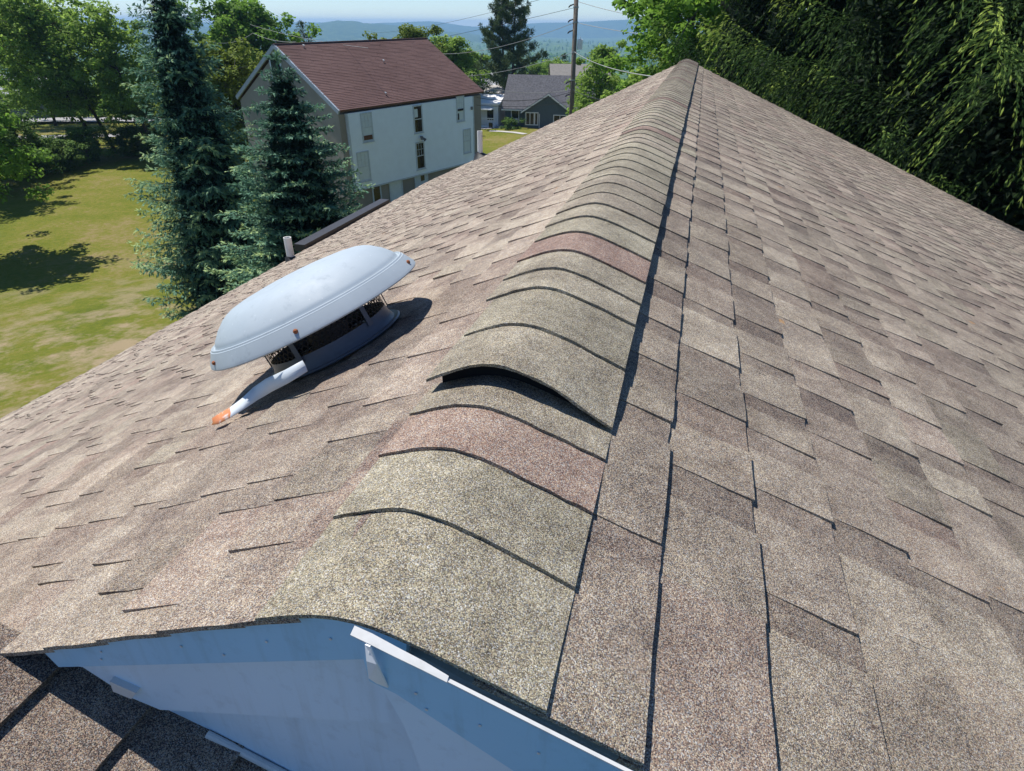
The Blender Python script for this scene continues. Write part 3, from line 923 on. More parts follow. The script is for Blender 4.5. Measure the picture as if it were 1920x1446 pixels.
lm.build('wall_lamp', plain('grey_lamp', (.12, .13, .14), .5), barn)
mt_ = MB(); p = wallpt((882.5, 206)); mt_.obox(p, bax * .16, bn * .1, UZ * .2); mt_.build('meter_box', plain('meter', (.2, .21, .22), .5), barn)
for px, w, h, dk in (((745, 357), 1.0, 2.0, M_GLASSW), ((792, 337), 1.1, 2.0, M_WTRIM), ((709, 366), .55, 1.0, M_GLASSD)):
    c = wallpt(px) - bn * .125; f = MB(); p = c - bax * w / 2 - UZ * h / 2
    f.obox(p - bax * .1, bax * .1, bn * .05, UZ * h); f.obox(p + bax * w, bax * .1, bn * .05, UZ * h)
    fo = f.build('door', M_WTRIM, barn); q = MB(); q.obox(p, bax * w, bn * .03, UZ * h); q.build('pane', dk, fo)
    if dk is M_WTRIM: q = MB(); q.obox(p + bax * .5 + bn * .031 + UZ * .9, bax * .35, bn * .01, UZ * .7); q.build('pane', M_GLASSD, fo)
# gable-end loft window
gnrm = np.cross(bbx, UZ); gnrm /= np.linalg.norm(gnrm)
if gnrm @ bax > 0: gnrm = -gnrm
gp = hit((519, 128), gnrm, gnrm @ (bA + bax * .10))
f = MB(); w, h = 1.0, 1.5; q0 = gp - bbx * w / 2 - UZ * h / 2
f.obox(q0 - bbx * .15 - UZ * .15, bbx * (w + .3), gnrm * .06, UZ * (h + .3)); fo = f.build('window', M_WTRIM, barn)
q = MB(); q.obox(q0 + gnrm * .061, bbx * w, gnrm * .01, UZ * h); q.build('pane', M_GLASSD, fo)
vt = MB()
for fr_, up_ in ((.14, .93), (.52, .62), (.33, .12)):
    p = bA + bax * BL * fr_ + up1 * up_ + nl * .16
    vt.tube([p, p + nl * .08], .03, 8); vt.obox(p + nl * .08 - bax * .06, bax * .12, uu * .12, nl * .03)
vt.build('roof_vent', plain('galvanised_vent', (.5, .5, .48), .4, .4, .3), barn)

# ------------------------------------------------------------------ houses beyond
def frame(px, D, yawdeg):
    P = on_ground(px, D); a = R(yawdeg)
    ux = np.array([math.cos(a), math.sin(a), 0]); uy = np.array([-math.sin(a), math.cos(a), 0])
    return P, ux, uy
def px_house(name, D, label, cat='house'):
    pass
M_SLATE = plain('blue_grey_siding', (.085, .115, .135), .6, .3, 0, .08, 4)
M_DKROOF = plain('charcoal_shingles', (.105, .105, .115), .9, .1, 0, .35, 5)
M_TANROOF = plain('tan_grey_shingles', (.24, .225, .205), .9, .1, 0, .15, 4)
M_WHITE = plain('white_paint', (.75, .75, .75), .5, .3, 0, .05)
M_WROOF = plain('white_metal_roof', (.82, .81, .80), .4, .4, 0, .05)
M_REDB = plain('dark_red_siding', (.22, .05, .04), .7)
def facade_house():
    # dark blue-grey house: front gable wing and a main block behind it
    c0 = on_ground((1027, 240), 82) - UZ * .75; d = np.array([c0[0] - CAM[0], c0[1] - CAM[1], 0]); d /= np.linalg.norm(d)
    ux = np.array([d[1], -d[0], 0]); uy = d     # ux to the right in view, uy away
    # turn the house a little so that its left flank shows
    a = R(-8); ux, uy = ux * math.cos(a) + uy * math.sin(a), uy * math.cos(a) - ux * math.sin(a)
    h = thing('blue_grey_house', c0, 'dark blue grey house with charcoal roof and white trimmed front gable', 'house')
    P = lambda x, y, z: c0 + ux * x + uy * y + UZ * z
    m = MB()
    m.prism([P(-3.0, 0, -.3), P(3.0, 0, -.3), P(3.0, 0, 2.35), P(0, 0, 4.45), P(-3.0, 0, 2.6)], uy * 5)
    m.prism([P(-5.6, .8, -.3), P(7.5, .8, -.3), P(7.5, .8, 2.7), P(-5.6, .8, 2.7)], uy * 8)
    m.build('wall', M_SLATE, h)
    r = MB()
    # wing roof
    for s in (-1, 1):
        A = P(0, -.35, 4.62); B = P(s * 3.35, -.35, 2.40 if s > 0 else 2.55); t = (B - A)
        n = np.cross(t, uy); n /= np.linalg.norm(n); n = n if n[2] > 0 else -n
        r.obox(A, t, uy * 5.5, n * .12)
    # main roof: front slope, rear slope
    for y0, z0, y1, z1 in ((.3, 2.75, 4.8, 6.3), (9.2, 2.75, 4.8, 6.3)):
        A = P(-6.0, y0, z0); t = P(-6.0, y1, z1) - A
        n = np.cross(ux, t); n /= np.linalg.norm(n); n = n if n[2] > 0 else -n
        r.obox(A, ux * 14, t * 1.0, n * .12)
    ro = r.build('roof', M_DKROOF, h)
    g = MB()
    for x in (-5.6, 7.5): g.prism([P(x, .8, 2.7), P(x, 8.8, 2.7), P(x, 4.8, 6.2)], ux * .05)
    g.build('gable_wall', M_SLATE, h)
    e = MB(); e.obox(P(-6.0, .22, 2.62), ux * 3.0, uy * .1, UZ * .16); e.build('eave_trim', M_WHITE, h)
    for s in (-1, 1):
        e = MB(); A = P(0, -.42, 4.66); B = P(s * 3.4, -.42, 2.40 if s > 0 else 2.55); e.obox(A - UZ * .16, B - A, uy * .06, UZ * .2); e.build('bargeboard', M_WHITE, h)
    def win(x, z, w, hh_, y, n=1):
        f = MB(); t = .1
        for (a, b_, c, d_) in ((-t, -t, w + 2 * t, t), (-t, hh_, w + 2 * t, t), (-t, 0, t, hh_), (w, 0, t, hh_)):
            f.obox(P(x + a, y - .06, z + b_), ux * c, uy * .08, UZ * d_)
        for i in range(1, n): f.obox(P(x + w * i / n - .04, y - .06, z), ux * .08, uy * .08, UZ * hh_)
        fo = f.build('window', M_WHITE, h)
        q = MB(); q.obox(P(x, y - .02, z), ux * w, uy * .03, UZ * hh_); q.build('pane', M_GLASSD, fo)
        return fo
    win(-2.75, 1.15, .95, 1.3, 0, 2); win(-1.62, 1.15, .3, 1.3, 0); win(.75, 1.5, 1.45, .75, 0, 2)
    w = win(-4.75, 1.25, .85, 1.3, .8)
    ac = MB(); ac.obox(P(-4.7, .45, 1.2), ux * .75, uy * .34, UZ * .5); ac.build('air_conditioner', M_WHITE, h)
    dr = MB(); dr.obox(P(-1.12, -.05, .3), ux * .07, uy * .05, UZ * 2.1); dr.build('door_trim', M_WHITE, h)
    st = MB(); st.obox(P(-3.2, -1.8, -.3), ux * 2.0, uy * 1.7, UZ * .75); st.build('steps', M_CONC, h)
    cb = thing('clipped_bush', P(-4.3, -1.3, 0), 'rounded clipped green bush in front of the blue grey house', 'bush')
    return h, P, cb
gh, GHP, bushroot = facade_house()
def simple_house(name, c0, yaw, w, dpt, hw, hr, wall, rf, label, over=.3, cat='house', flat=False):
    a = yaw; ux = np.array([math.cos(a), math.sin(a), 0]); uy = np.array([-math.sin(a), math.cos(a), 0])
    h = thing(name, c0, label, cat)
    P = lambda x, y, z: np.asarray(c0) + ux * x + uy * y + UZ * z
    m = MB(); m.prism([P(-w / 2, 0, -1), P(-w / 2, 0, hw), P(-w / 2, dpt / 2, hw + hr - .05), P(-w / 2, dpt, hw), P(-w / 2, dpt, -1)], ux * w); m.build('wall', wall, h)
    r = MB()
    for s in (0, 1):
        y0 = -over if s == 0 else dpt + over
        A = P(-w / 2 - over, y0, hw - over * hr / (dpt / 2)); t = P(-w / 2 - over, dpt / 2, hw + hr) - A
        n = np.cross(ux, t); n /= np.linalg.norm(n); n = n if n[2] > 0 else -n
        r.obox(A, ux * (w + 2 * over), t, n * .12)
    r.build('roof', rf, h)
    return h, P, ux, uy
def view_yaw(c):  # a front facing the camera
    return math.atan2(c[1] - CAM[1], c[0] - CAM[0]) - math.pi / 2
c = on_ground((1090, 200), 108)
simple_house('tan_roof_house', c, view_yaw(c) + .12, 9.5, 9, 2.7, 2.9, plain('beige_siding', (.4, .38, .34), .7), M_TANROOF, 'house with tan grey roof rising behind the charcoal roof')
c = on_ground((901, 236), 84)
wh, WP, wux, wuy = simple_house('white_house', c, view_yaw(c) - .25, 4.6, 6, 2.6, .7, M_WHITE, M_WROOF, 'small white house with white roof and railed porch beside the barn')
m = MB(); m.obox(WP(-2.2, -1.8, 2.0), wux * 4.0, wuy * 2.0, UZ * .12); m.build('porch_roof', M_WROOF, wh)
m = MB(); m.obox(WP(-2.2, -1.7, -1), wux * 4.4, wuy * 1.69, UZ * 1.2); m.build('porch', M_WHITE, wh)
m = MB(); m.obox(WP(-2.2, -1.72, 1.05), wux * 4.4, wuy * .06, UZ * .08)
for k in range(16): m.obox(WP(-2.2 + k * .29, -1.71, .2), wux * .05, wuy * .04, UZ * .85)
m.build('railing', M_WHITE, wh)
m = MB(); m.obox(WP(.9, -.04, .7), wux * .8, wuy * .05, UZ * 1.4); m.build('window', M_GLASSD, wh)
m = MB(); m.obox(WP(1.5, -1.76, -.8), wux * .5, wuy * .05, UZ * 1.4); m.build('door', M_GLASSD, wh)
c = on_ground((943, 222), 94)
simple_house('red_house', c, view_yaw(c) - .1, 5.0, 5, 2.9, .7, M_REDB, plain('pale_grey_roof', (.45, .43, .41), .8), 'low dark red house with pale grey roof behind the white house')
c = on_ground((890, 168), 125)
simple_house('grey_roof_shed', c, view_yaw(c) - .2, 7, 7, 3.2, 2.2, M_WHITE, plain('silver_roof', (.42, .43, .45), .6), 'low building with silver grey roof past the barn corner', cat='shed')
c = on_ground((985, 178), 125)
simple_house('white_cottage', c, view_yaw(c) + .3, 9, 6, 3.0, 1.2, M_WHITE, M_WROOF, 'white cottage with white roof half hidden behind the tall pine')
c = on_ground((40, 205), 150)
simple_house('distant_farm_building', c, view_yaw(c) + .3, 13, 8, 5, 3, plain('weathered_boards', (.16, .15, .14), .8), plain('bleached_roof', (.5, .5, .52), .7), 'weathered farm building with bleached roof behind the left trees', cat='shed')

# parked car, hedge beside the white house
def car(c, yaw, label, paint):
    t = thing('parked_car', c, label, 'car'); t.rotation_euler = (0, 0, yaw)
    loc = (0, 0, 0)
    side = [(-2.2, .35), (-2.2, .85), (-2.0, .95), (-1.2, 1.0), (-.6, 1.42), (.8, 1.45), (1.5, 1.02), (2.15, .9), (2.25, .6), (2.2, .35)]
    m = MB(); m.prism([(x, -.85, z) for x, z in side], (0, 1.7, 0)); m.build('body', paint, t, loc=loc)
    g = MB(); g.prism([(-1.1, -.86, 1.0), (-.58, -.86, 1.36), (.76, -.86, 1.38), (1.3, -.86, 1.02)], (0, 1.72, 0)); g.build('side_glass', M_GLASSD, t, loc=loc)
    for x in (-1.4, 1.4):
        for y in (-.88, .70):
            w = MB(); w.tube([(x, y, .33), (x, y + .18, .33)], .33, 16); w.build('wheel', M_RUB, t, loc=loc)
c = on_z((941, 219), -10.7)
car(c, 1.2, 'white car parked in front of the low red house', plain('white_car_paint', (.7, .71, .72), .25, .5))

# ------------------------------------------------------------------ pole and wires
M_POLE = plain('weathered_pole', (.17, .145, .12), .9, .1, 0, .25, 8)
M_WIRE = plain('grey_cable', (.35, .35, .34), .6)
M_WIREB = plain('black_cable', (.02, .02, .02), .6)
pb = on_ground((1073, 220), 45); pt = at((1083, -60), 45)
pole = thing('utility_pole', pb, 'weathered wooden utility pole with a grey transformer can', 'utility pole')
m = MB(); m.tube([pb - UZ * .5, pb + (pt - pb) * .5, pt], [.17, .155, .135], 14); m.build('pole', M_POLE, pole, smooth=True)
def onpole(y):  # point of the pole at image row y
    t0, t1 = 0.0, 1.0
    for _ in range(40):
        tm = (t0 + t1) / 2; q = pb + (pt - pb) * tm
        if proj(q)[1] > y: t0 = tm
        else: t1 = tm
    return q
q = onpole(83); rx = _rt0
m = MB(); m.tube([q + rx * .36 - UZ * .30, q + rx * .36 + UZ * .26, q + rx * .36 + UZ * .30], [.17, .17, .10], 16); m.tube([q + rx * .36 + UZ * .30, q + rx * .36 + UZ * .42], .03, 6)
m.build('transformer', plain('transformer_grey', (.74, .78, .82), .4, .4), pole)
for yy, wz in ((14, .05), (42, .05), (98, .05), (150, .04)):
    m = MB(); q = onpole(yy); m.tube([q - UZ * wz, q + UZ * wz], .175, 12); m.build('band', M_WIRE, pole)
for yy in (8, 36, 57, 152, 176):
    m = MB(); q = onpole(yy); m.tube([q - rx * .12, q - rx * .36 - UZ * .08, q - rx * .46 - UZ * .18], [.035, .05, .04], 6); m.build('insulator', M_RUB, pole)
wn_ = [0]
def wire(A, B, sag, rad, mat, label):
    A = np.asarray(A, float); B = np.asarray(B, float); n = 18
    pts = [A + (B - A) * i / n - UZ * sag * 4 * (i / n) * (1 - i / n) for i in range(n + 1)]
    m = MB(); m.tube(pts, rad, 5)
    tag(m.build('cable', mat), label, 'cable', 'overhead cables')
wire(onpole(42), at((1420, 76), 34), .25, .016, M_WIRE, 'pale cable running right from the pole, lower of the two crossing the maples')
wire(onpole(2), at((1400, 48), 34), .3, .016, M_WIRE, 'pale cable running right from the pole, upper of the two crossing the maples')
wire(onpole(97), at((1262, 148), 20), .25, .016, M_WIRE, 'pale service cable dropping from below the transformer towards the roof peak')
wire(onpole(98), at((800, 142), 62), .55, .015, M_WIRE, 'pale cable sagging left from below the transformer across the pine')
wire(onpole(14), at((500, 120), 95), .5, .012, M_WIREB, 'thin dark cable rising to the pole across the sky')
wire(at((1075, -18), 45), at((700, 62), 120), .5, .012, M_WIREB, 'thin dark cable highest over the far hills')
wire(onpole(42), at((780, 97), 75), .8, .016, M_WIRE, 'pale cable crossing the valley to the right of the barn roof')
wire(onpole(168), at((897, 161), 42), .3, .014, M_WIRE, 'pale cable crossing in front of the charcoal roof')
wire(onpole(172), at((894, 183), 42), .35, .016, M_WIREB, 'black cable running from the pole to the barn corner')
wire(onpole(190), at((893, 197), 42), .2, .013, M_WIREB, 'black cable lowest over the blue grey house')
wire(onpole(168), at((1180, 195), 25), .15, .018, M_WIREB, 'black cable running right from the pole behind the roof edge')
bw = Rg + UZ * .2
wire(at((469, 46), 66), at((690, 90), 44), .2, .012, M_WIRE, 'thin pale cable reaching the far barn ridge from the tall tree')
wire(at((474, 62), 66), at((555, 79), 47), .2, .013, M_WIRE, 'pale cable between the tall tree and the near barn ridge')
wire(at((474, 62), 66), at((400, 80), 60), .3, .012, M_WIRE, 'pale cable running left from the tall tree behind the spruce')

# ------------------------------------------------------------------ vegetation
def quads_from(base, tip, side, w):
    """diamond blades: base, tip (n,3), side unit (n,3), width"""
    mid = base * .5 + tip * .5
    w = np.asarray(w)[:, None]
    V = np.stack([base, mid + side * w, tip, mid - side * w], 1).reshape(-1, 3)
    F = np.arange(len(V)).reshape(-1, 4)
    return V, F
def unit(a): return a / (np.linalg.norm(a, axis=-1, keepdims=True) + 1e-9)
def spruce_meshes(name, seed, H, Rad, mat, whorls, per, droop, hang, gap, twig, base_h=.0, taper=.85, tip_up=.25, wid=.16, lower=.75, ragged=.2, blades=4, fill=0, flat=.2, jit=.3, vert=False):
    """whorls of curved boughs; each bough carries side shoots every gap metres, each shoot short needle tufts of length twig"""
    rs = np.random.RandomState(seed)
    B0, D0, U0, L0, T0 = [], [], [], [], []
    tb = MB()
    tb.tube([(0, 0, -.4), (0, 0, H * .35), (0, 0, H * .97)], [H * .019, H * .013, H * .002], 8)
    for wi in range(whorls):
        f = (wi + rs.rand() * .8) / whorls
        z = H * (base_h + (1 - base_h) * f ** .92)
        t = z / H
        nb = max(3, int(round(per * (1 - t * .45))))
        for b in range(nb):
            phi = 2 * math.pi * (b + rs.rand() * .9) / nb + wi * 1.7
            L = Rad * (1 - t) ** taper * rs.uniform(1 - ragged * 1.4, 1 + ragged) + .06 * Rad * (1 - t * .6)
            if t < .12: L *= lower + (1 - lower) * t / .12
            out = np.array([math.cos(phi), math.sin(phi), 0]); lat = np.array([-out[1], out[0], 0])
            a1 = (.35 - droop) + t * .55
            arc = lambda k: L * (a1 * k - (a1 * .9 + droop * .35) * k ** 2 + tip_up * k ** 3)
            if L > .3 * Rad and not vert:
                k = np.linspace(0, .85, 4)
                tb.tube([(out[0] * L * q, out[1] * L * q, z + arc(q)) for q in k], [L * .008, L * .006, L * .004, L * .002], 4, cap=False)
            n = max(4, int(L / gap))
            u = (np.arange(n) + rs.rand(n)) / n * .9 + .10
            sgn = np.where(np.arange(n) % 2 == 0, -1.0, 1.0)[:, None]
            spread = rs.uniform(.35, 1.0, n)
            reach = ((1 - u) * L * .50 + .10 * L ** .5 + twig * .5) * spread
            d = unit(out * (.50 + .45 * u[:, None]) + lat * sgn * spread[:, None] + UZ * (rs.randn(n, 1) * flat + .06))
            sag = hang * rs.uniform(.6, 1.3, n)
            ns = np.maximum(1, np.round(reach / (gap * .95)).astype(int))
            rep_ = np.repeat(np.arange(n), ns)
            first = np.repeat(np.cumsum(ns) - ns, ns)
            q = (np.arange(len(rep_)) - first + rs.rand(len(rep_)) * .6) / ns[rep_]
            C = np.stack([out[0] * L * u, out[1] * L * u, z + arc(u)], 1)[rep_]
            r_ = reach[rep_]
            P = C + d[rep_] * (q * r_)[:, None] - UZ * (sag[rep_] * r_ * q ** 1.3)[:, None]
            dd = unit(d[rep_] * (1 - .4 * q)[:, None] - UZ * (sag[rep_] * q * 1.1)[:, None] + rs.randn(len(q), 3) * np.array([jit, jit, jit * .5 + flat]))
            B0.append(P); D0.append(dd); L0.append(twig * rs.uniform(.65, 1.3, len(q)))
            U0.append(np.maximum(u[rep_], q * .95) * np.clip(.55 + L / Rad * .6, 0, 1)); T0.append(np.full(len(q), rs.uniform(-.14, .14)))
    n = 40
    st = np.stack([np.zeros(n), np.zeros(n), H * (.93 + .07 * rs.rand(n))], 1)
    B0.append(st); D0.append(unit(rs.randn(n, 3) * .6 + UZ * .9)); L0.append(np.full(n, twig * 1.1)); U0.append(np.ones(n) * .8); T0.append(np.zeros(n))
    base = np.concatenate(B0); d = np.concatenate(D0); ln = np.concatenate(L0)[:, None]; u = np.concatenate(U0); tb_ = np.concatenate(T0)
    Vs, Fs, Ts = [], [], []
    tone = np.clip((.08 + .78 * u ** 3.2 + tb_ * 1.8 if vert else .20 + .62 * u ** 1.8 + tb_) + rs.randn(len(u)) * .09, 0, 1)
    off = 0
    for k in range(blades):
        dk = unit(d + rs.randn(len(d), 3) * (.06 if k == 0 else jit * 1.2))
        sd = unit(np.cross(dk, rs.randn(len(d), 3) if vert else UZ + rs.randn(len(d), 3) * .38))
        b0 = base + d * ln * (.18 * k * rs.rand(len(d), 1))
        V, F = quads_from(b0, b0 + dk * ln * (1.0 if k == 0 else .8), sd, ln[:, 0] * wid * rs.uniform(.7, 1.2, len(d)))
        Vs.append(V); Fs.append(F + off); Ts.append(np.clip(tone + rs.randn(len(d)) * .06, 0, 1)); off += len(V)
    if fill:      # dead inner twigs closing the view, toned dark for the crown's inner shade
        t = rs.rand(fill) ** 1.3 * .93; a = rs.rand(fill) * 2 * math.pi
        r_ = Rad * (1 - t) ** taper * (.42 if vert else .58) * np.sqrt(rs.rand(fill))
        p = np.stack([r_ * np.cos(a), r_ * np.sin(a), t * H], 1)
        dk = unit(rs.randn(fill, 3) * np.array([1, 1, .7])); sd = unit(np.cross(dk, rs.randn(fill, 3)))
        V, F = quads_from(p - dk * .13, p + dk * .13, sd, np.full(fill, .05) * (1.2 - t))
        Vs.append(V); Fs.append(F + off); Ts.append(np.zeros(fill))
    crown = mesh_np(name + '_crown', np.concatenate(Vs), np.concatenate(Fs), mat, attrs={'tone': np.concatenate(Ts)})
    return tb.mesh(name + '_trunk', M_BARK, True), crown
def leafy_meshes(name, seed, H, Rad, mat, cb=.3, nclump=120, nleaf=70, leaf=.22, lean=(0, 0), limbs=9, shape=1.0, clump=.5, bark=None, trunk_r=.022, gap=.0):
    rs = np.random.RandomState(seed)
    tb = MB()
    lean = np.array([lean[0], lean[1], 0])
    tp = [np.array([0, 0, -.4]), lean * .25 + UZ * H * .25, lean * .6 + UZ * H * .55, lean + UZ * H * .88]
    tb.tube(tp, [H * trunk_r, H * trunk_r * .75, H * trunk_r * .5, H * .004], 8)
    spine = lambda t: np.array([np.interp(t, [0, .25, .55, .88, 1], [p[k] for p in (np.zeros(3), tp[1], tp[2], tp[3], tp[3])]) for k in range(2)])
    C = []
    for i in range(limbs):
        t0 = cb * .6 + (.8 - cb * .6) * (i + rs.rand() * .6) / limbs
        phi = i * 2.4 + rs.rand() * .9
        env = math.sin(math.pi * min(1, max(.06, (t0 + .12 - cb * .5) / (1.12 - cb * .5)))) ** .7
        L = Rad * (.55 + .5 * env) * rs.uniform(.7, 1.05)
        s = spine(t0); o = np.array([s[0], s[1], H * t0])
        up = rs.uniform(.35, .95) * (1 if t0 > .4 else .7)
        dirv = np.array([math.cos(phi), math.sin(phi), up]); pts = [o]
        for k in range(1, 5):
            pts.append(o + dirv * np.array([1, 1, 1 - .1 * k]) * L * k / 4 * .85 + rs.randn(3) * .05 * L)
        tb.tube(pts, [H * trunk_r * .42, H * trunk_r * .3, H * trunk_r * .2, H * trunk_r * .12, H * .002], 5, cap=False)
        nsub = max(3, nclump // limbs)
        for k in range(nsub):
            u = rs.uniform(.35, 1.05); j = min(3, int(u * 4)); f = u * 4 - j
            p = pts[j] + (pts[j + 1] - pts[j]) * min(f, 1.2)
            q = p + rs.randn(3) * np.array([1, 1, .75]) * Rad * .28
            C.append(q)
            if rs.rand() < .35: tb.tube([p, (p + q) / 2 + rs.randn(3) * .04 * Rad, q], [H * trunk_r * .13, H * trunk_r * .08, H * .0015], 4, cap=False)
    for k in range(max(6, nclump // 8)):
        C.append(lean * .95 + UZ * H * rs.uniform(.78, .98) + rs.randn(3) * np.array([1, 1, .3]) * Rad * .22)
    C = np.array(C)
    C[:, 2] = np.clip(C[:, 2], H * cb * .75, H * 1.0)
    n = len(C) * nleaf
    cr = clump * rs.uniform(.6, 1.3, len(C))
    off = unit(rs.randn(n, 3)) * (rs.rand(n, 1) ** .5)
    idx = np.repeat(np.arange(len(C)), nleaf)
    P = C[idx] + off * cr[idx][:, None] * np.array([1, 1, .7])
    nrm = unit(off * .6 + rs.randn(n, 3) * .5 + UZ * .8)
    d = unit(np.cross(nrm, rs.randn(n, 3)))
    sd = np.cross(nrm, d)
    ln = leaf * rs.uniform(.6, 1.3, n)
    V, F = quads_from(P - d * ln[:, None] * .5, P + d * ln[:, None] * .5, sd, ln * .34)
    tone = np.clip(.42 + rs.uniform(-.2, .2, len(C))[idx] + rs.randn(n) * .14 + .12 * off[:, 2], 0, 1)
    crown = mesh_np(name + '_crown', V, F, mat, attrs={'tone': tone})
    return tb.mesh(name + '_trunk', bark or M_BARKG, True), crown
def plant_tree(name, P, meshes, label, cat='tree', group=None, rot=0.0, sc=1.0, crown_name='crown', trunk_name='trunk'):
    t = thing(name, P, label, cat, group)
    t.rotation_euler = (0, 0, rot); t.scale = (sc, sc, sc)
    for nm, me in ((trunk_name, meshes[0]), (crown_name, meshes[1])):
        o = bpy.data.objects.new(nm, me); COL.objects.link(o); o.parent = t
    return t
def copy_thing(t, P, rot, sc, label):
    r = t.copy(); COL.objects.link(r); r.location = [float(c) for c in P]; r.rotation_euler = (0, 0, rot)
    r.scale = sc if hasattr(sc, '__len__') else (sc, sc, sc); r['label'] = label
    for ch in list(t.children):
        c = ch.copy(); COL.objects.link(c); c.parent = r
    return r

# two blue spruces on the lawn
P = on_ground((440, 560), 23.5)
H = at((330, -55), 23.5)[2] - P[2]
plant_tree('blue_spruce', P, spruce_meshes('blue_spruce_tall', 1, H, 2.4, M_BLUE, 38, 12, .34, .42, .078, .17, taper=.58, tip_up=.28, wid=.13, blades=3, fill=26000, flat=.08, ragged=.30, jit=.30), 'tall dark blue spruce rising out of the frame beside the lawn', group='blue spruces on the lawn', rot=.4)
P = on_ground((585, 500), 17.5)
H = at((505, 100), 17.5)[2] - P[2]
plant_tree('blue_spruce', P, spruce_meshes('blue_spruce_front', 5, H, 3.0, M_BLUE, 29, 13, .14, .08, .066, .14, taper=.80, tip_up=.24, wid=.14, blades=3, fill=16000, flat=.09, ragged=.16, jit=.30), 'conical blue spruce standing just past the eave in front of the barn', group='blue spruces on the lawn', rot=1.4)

# Norway spruces right of the house
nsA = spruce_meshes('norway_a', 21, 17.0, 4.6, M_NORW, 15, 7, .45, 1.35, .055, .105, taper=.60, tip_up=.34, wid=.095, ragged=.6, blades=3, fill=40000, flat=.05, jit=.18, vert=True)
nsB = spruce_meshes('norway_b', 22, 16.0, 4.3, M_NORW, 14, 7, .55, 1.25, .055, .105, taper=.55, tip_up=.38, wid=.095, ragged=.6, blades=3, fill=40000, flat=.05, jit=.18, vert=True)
def GP(px, D): return on_ground((px, 200), D)
n1 = plant_tree('norway_spruce', GP(1500, 19.5), nsA, 'dark drooping spruce second from left in the row right of the ridge end', group='spruces along the right side', rot=.2)
n2 = plant_tree('norway_spruce', GP(1395, 24.0), nsB, 'dark drooping spruce leftmost in the row right of the ridge end', group='spruces along the right side', rot=2.0)
copy_thing(n1, GP(1660, 17.0), 2.6, (1.0, 1.0, 1.05), 'dark drooping spruce third from left in the row right of the ridge end')
copy_thing(n2, GP(1800, 15.5), 4.1, .98, 'dark drooping spruce fourth from left in the row beside the right roof edge')
copy_thing(n1, GP(1950, 14.5), 5.2, .95, 'dark drooping spruce at the right border of the picture')
copy_thing(n2, GP(1590, 24.5), .9, 1.15, 'dark spruce in the second row filling the gap between the front spruces')
copy_thing(n1, GP(1760, 23.0), 1.9, 1.15, 'dark spruce in the second row furthest right')

# maples beyond the ridge end
mpl = leafy_meshes('maple', 31, 15.5, 3.7, M_MAPLE, .18, 240, 120, .30, (0, 0), 13, clump=.85)
plant_tree('maple_tree', GP(1278, 38), mpl, 'tall bright green maple right of the utility pole, top out of frame', rot=.5)
plant_tree('maple_tree', GP(1345, 31), leafy_meshes('maple_b', 33, 14.5, 3.6, M_MAPLE, .1, 210, 110, .27, (0, 0), 12, clump=.75), 'green maple standing just behind the ridge peak before the spruces', rot=2.1)
plant_tree('young_tree', GP(1190, 30), leafy_meshes('young_a', 35, 8.6, 2.3, M_LOCUST, .05, 130, 110, .20, (0, 0), 9, clump=.6), 'fresh light green tree with loose crown left of the ridge peak', rot=1.0)
plant_tree('young_tree', GP(1118, 66), leafy_meshes('young_b', 37, 9.8, 2.8, M_LOCUST, .1, 110, 90, .32, (0, 0), 9, clump=.8), 'pale green narrow tree directly behind the transformer', rot=.2)
plant_tree('young_tree', GP(1225, 24), leafy_meshes('young_c', 39, 7.3, 2.0, M_LOCUST, .05, 110, 110, .18, (0, 0), 9, clump=.5), 'low bright green tree touching the far roof edge', rot=.7)

# tall pine by the houses
def pine_meshes(seed, H, Rad):
    rs = np.random.RandomState(seed); tb = MB(); C = []
    for tx in (-.9, 1.0):
        tb.tube([(tx * .4, 0, -.3), (tx * .7, 0, H * .4), (tx, 0, H * .99)], [.22, .16, .03], 7)
    for i in range(64):
        t = .16 + .82 * (i + rs.rand()) / 64; tx = -.9 if i % 2 else 1.0
        phi = i * 2.4 + rs.rand(); L = Rad * (1.02 - t) ** .7 * rs.uniform(.55, 1.15) + .5
        o = np.array([tx * (.5 + .5 * t), 0, H * t]); up = .05 + .55 * t
        out = np.array([math.cos(phi), math.sin(phi), up])
        pts = [o + out * L * k / 3 + UZ * (L * .22 * (k / 3) ** 2) for k in range(4)]
        tb.tube(pts, [.06, .045, .03, .012], 4, cap=False)
        for k in range(int(9 + 5 * L)):
            u = rs.uniform(.3, 1.05); C.append(o + out * L * u + UZ * (L * .22 * u * u) + rs.randn(3) * .22)
    C = np.array(C); nl_ = 34; n = len(C) * nl_
    idx = np.repeat(np.arange(len(C)), nl_)
    d = unit(rs.randn(n, 3) + UZ * .5); B = C[idx] + rs.randn(n, 3) * .10
    V, F = quads_from(B, B + d * .42, unit(np.cross(d, rs.randn(n, 3))), np.full(n, .035))
    tone = np.clip(.45 + rs.uniform(-.3, .3, len(C))[idx] + rs.randn(n) * .1, 0, 1)
    return tb.mesh('pine_trunk', M_BARK, True), mesh_np('pine_crown', V, F, M_PINE, attrs={'tone': tone})
P = GP(952, 96)
plant_tree('pine_tree', P, pine_meshes(41, at((952, -8), 96)[2] - P[2], 4.6), 'tall twin stemmed pine with upswept branches behind the barn corner', rot=view_yaw(P))
cs = spruce_meshes('small_conifer', 43, 7.5, 2.1, M_PINE, 22, 9, .2, .1, .2, .36, taper=.7, wid=.1)
c1 = plant_tree('small_conifer', GP(905, 88), cs, 'small dark conifer at the foot of the tall pine', rot=0)
cg = spruce_meshes('round_conifer', 45, 11.6, 3.2, M_PINE, 26, 9, .1, .0, .25, .45, taper=.45, wid=.1)
P = GP(588, 112)
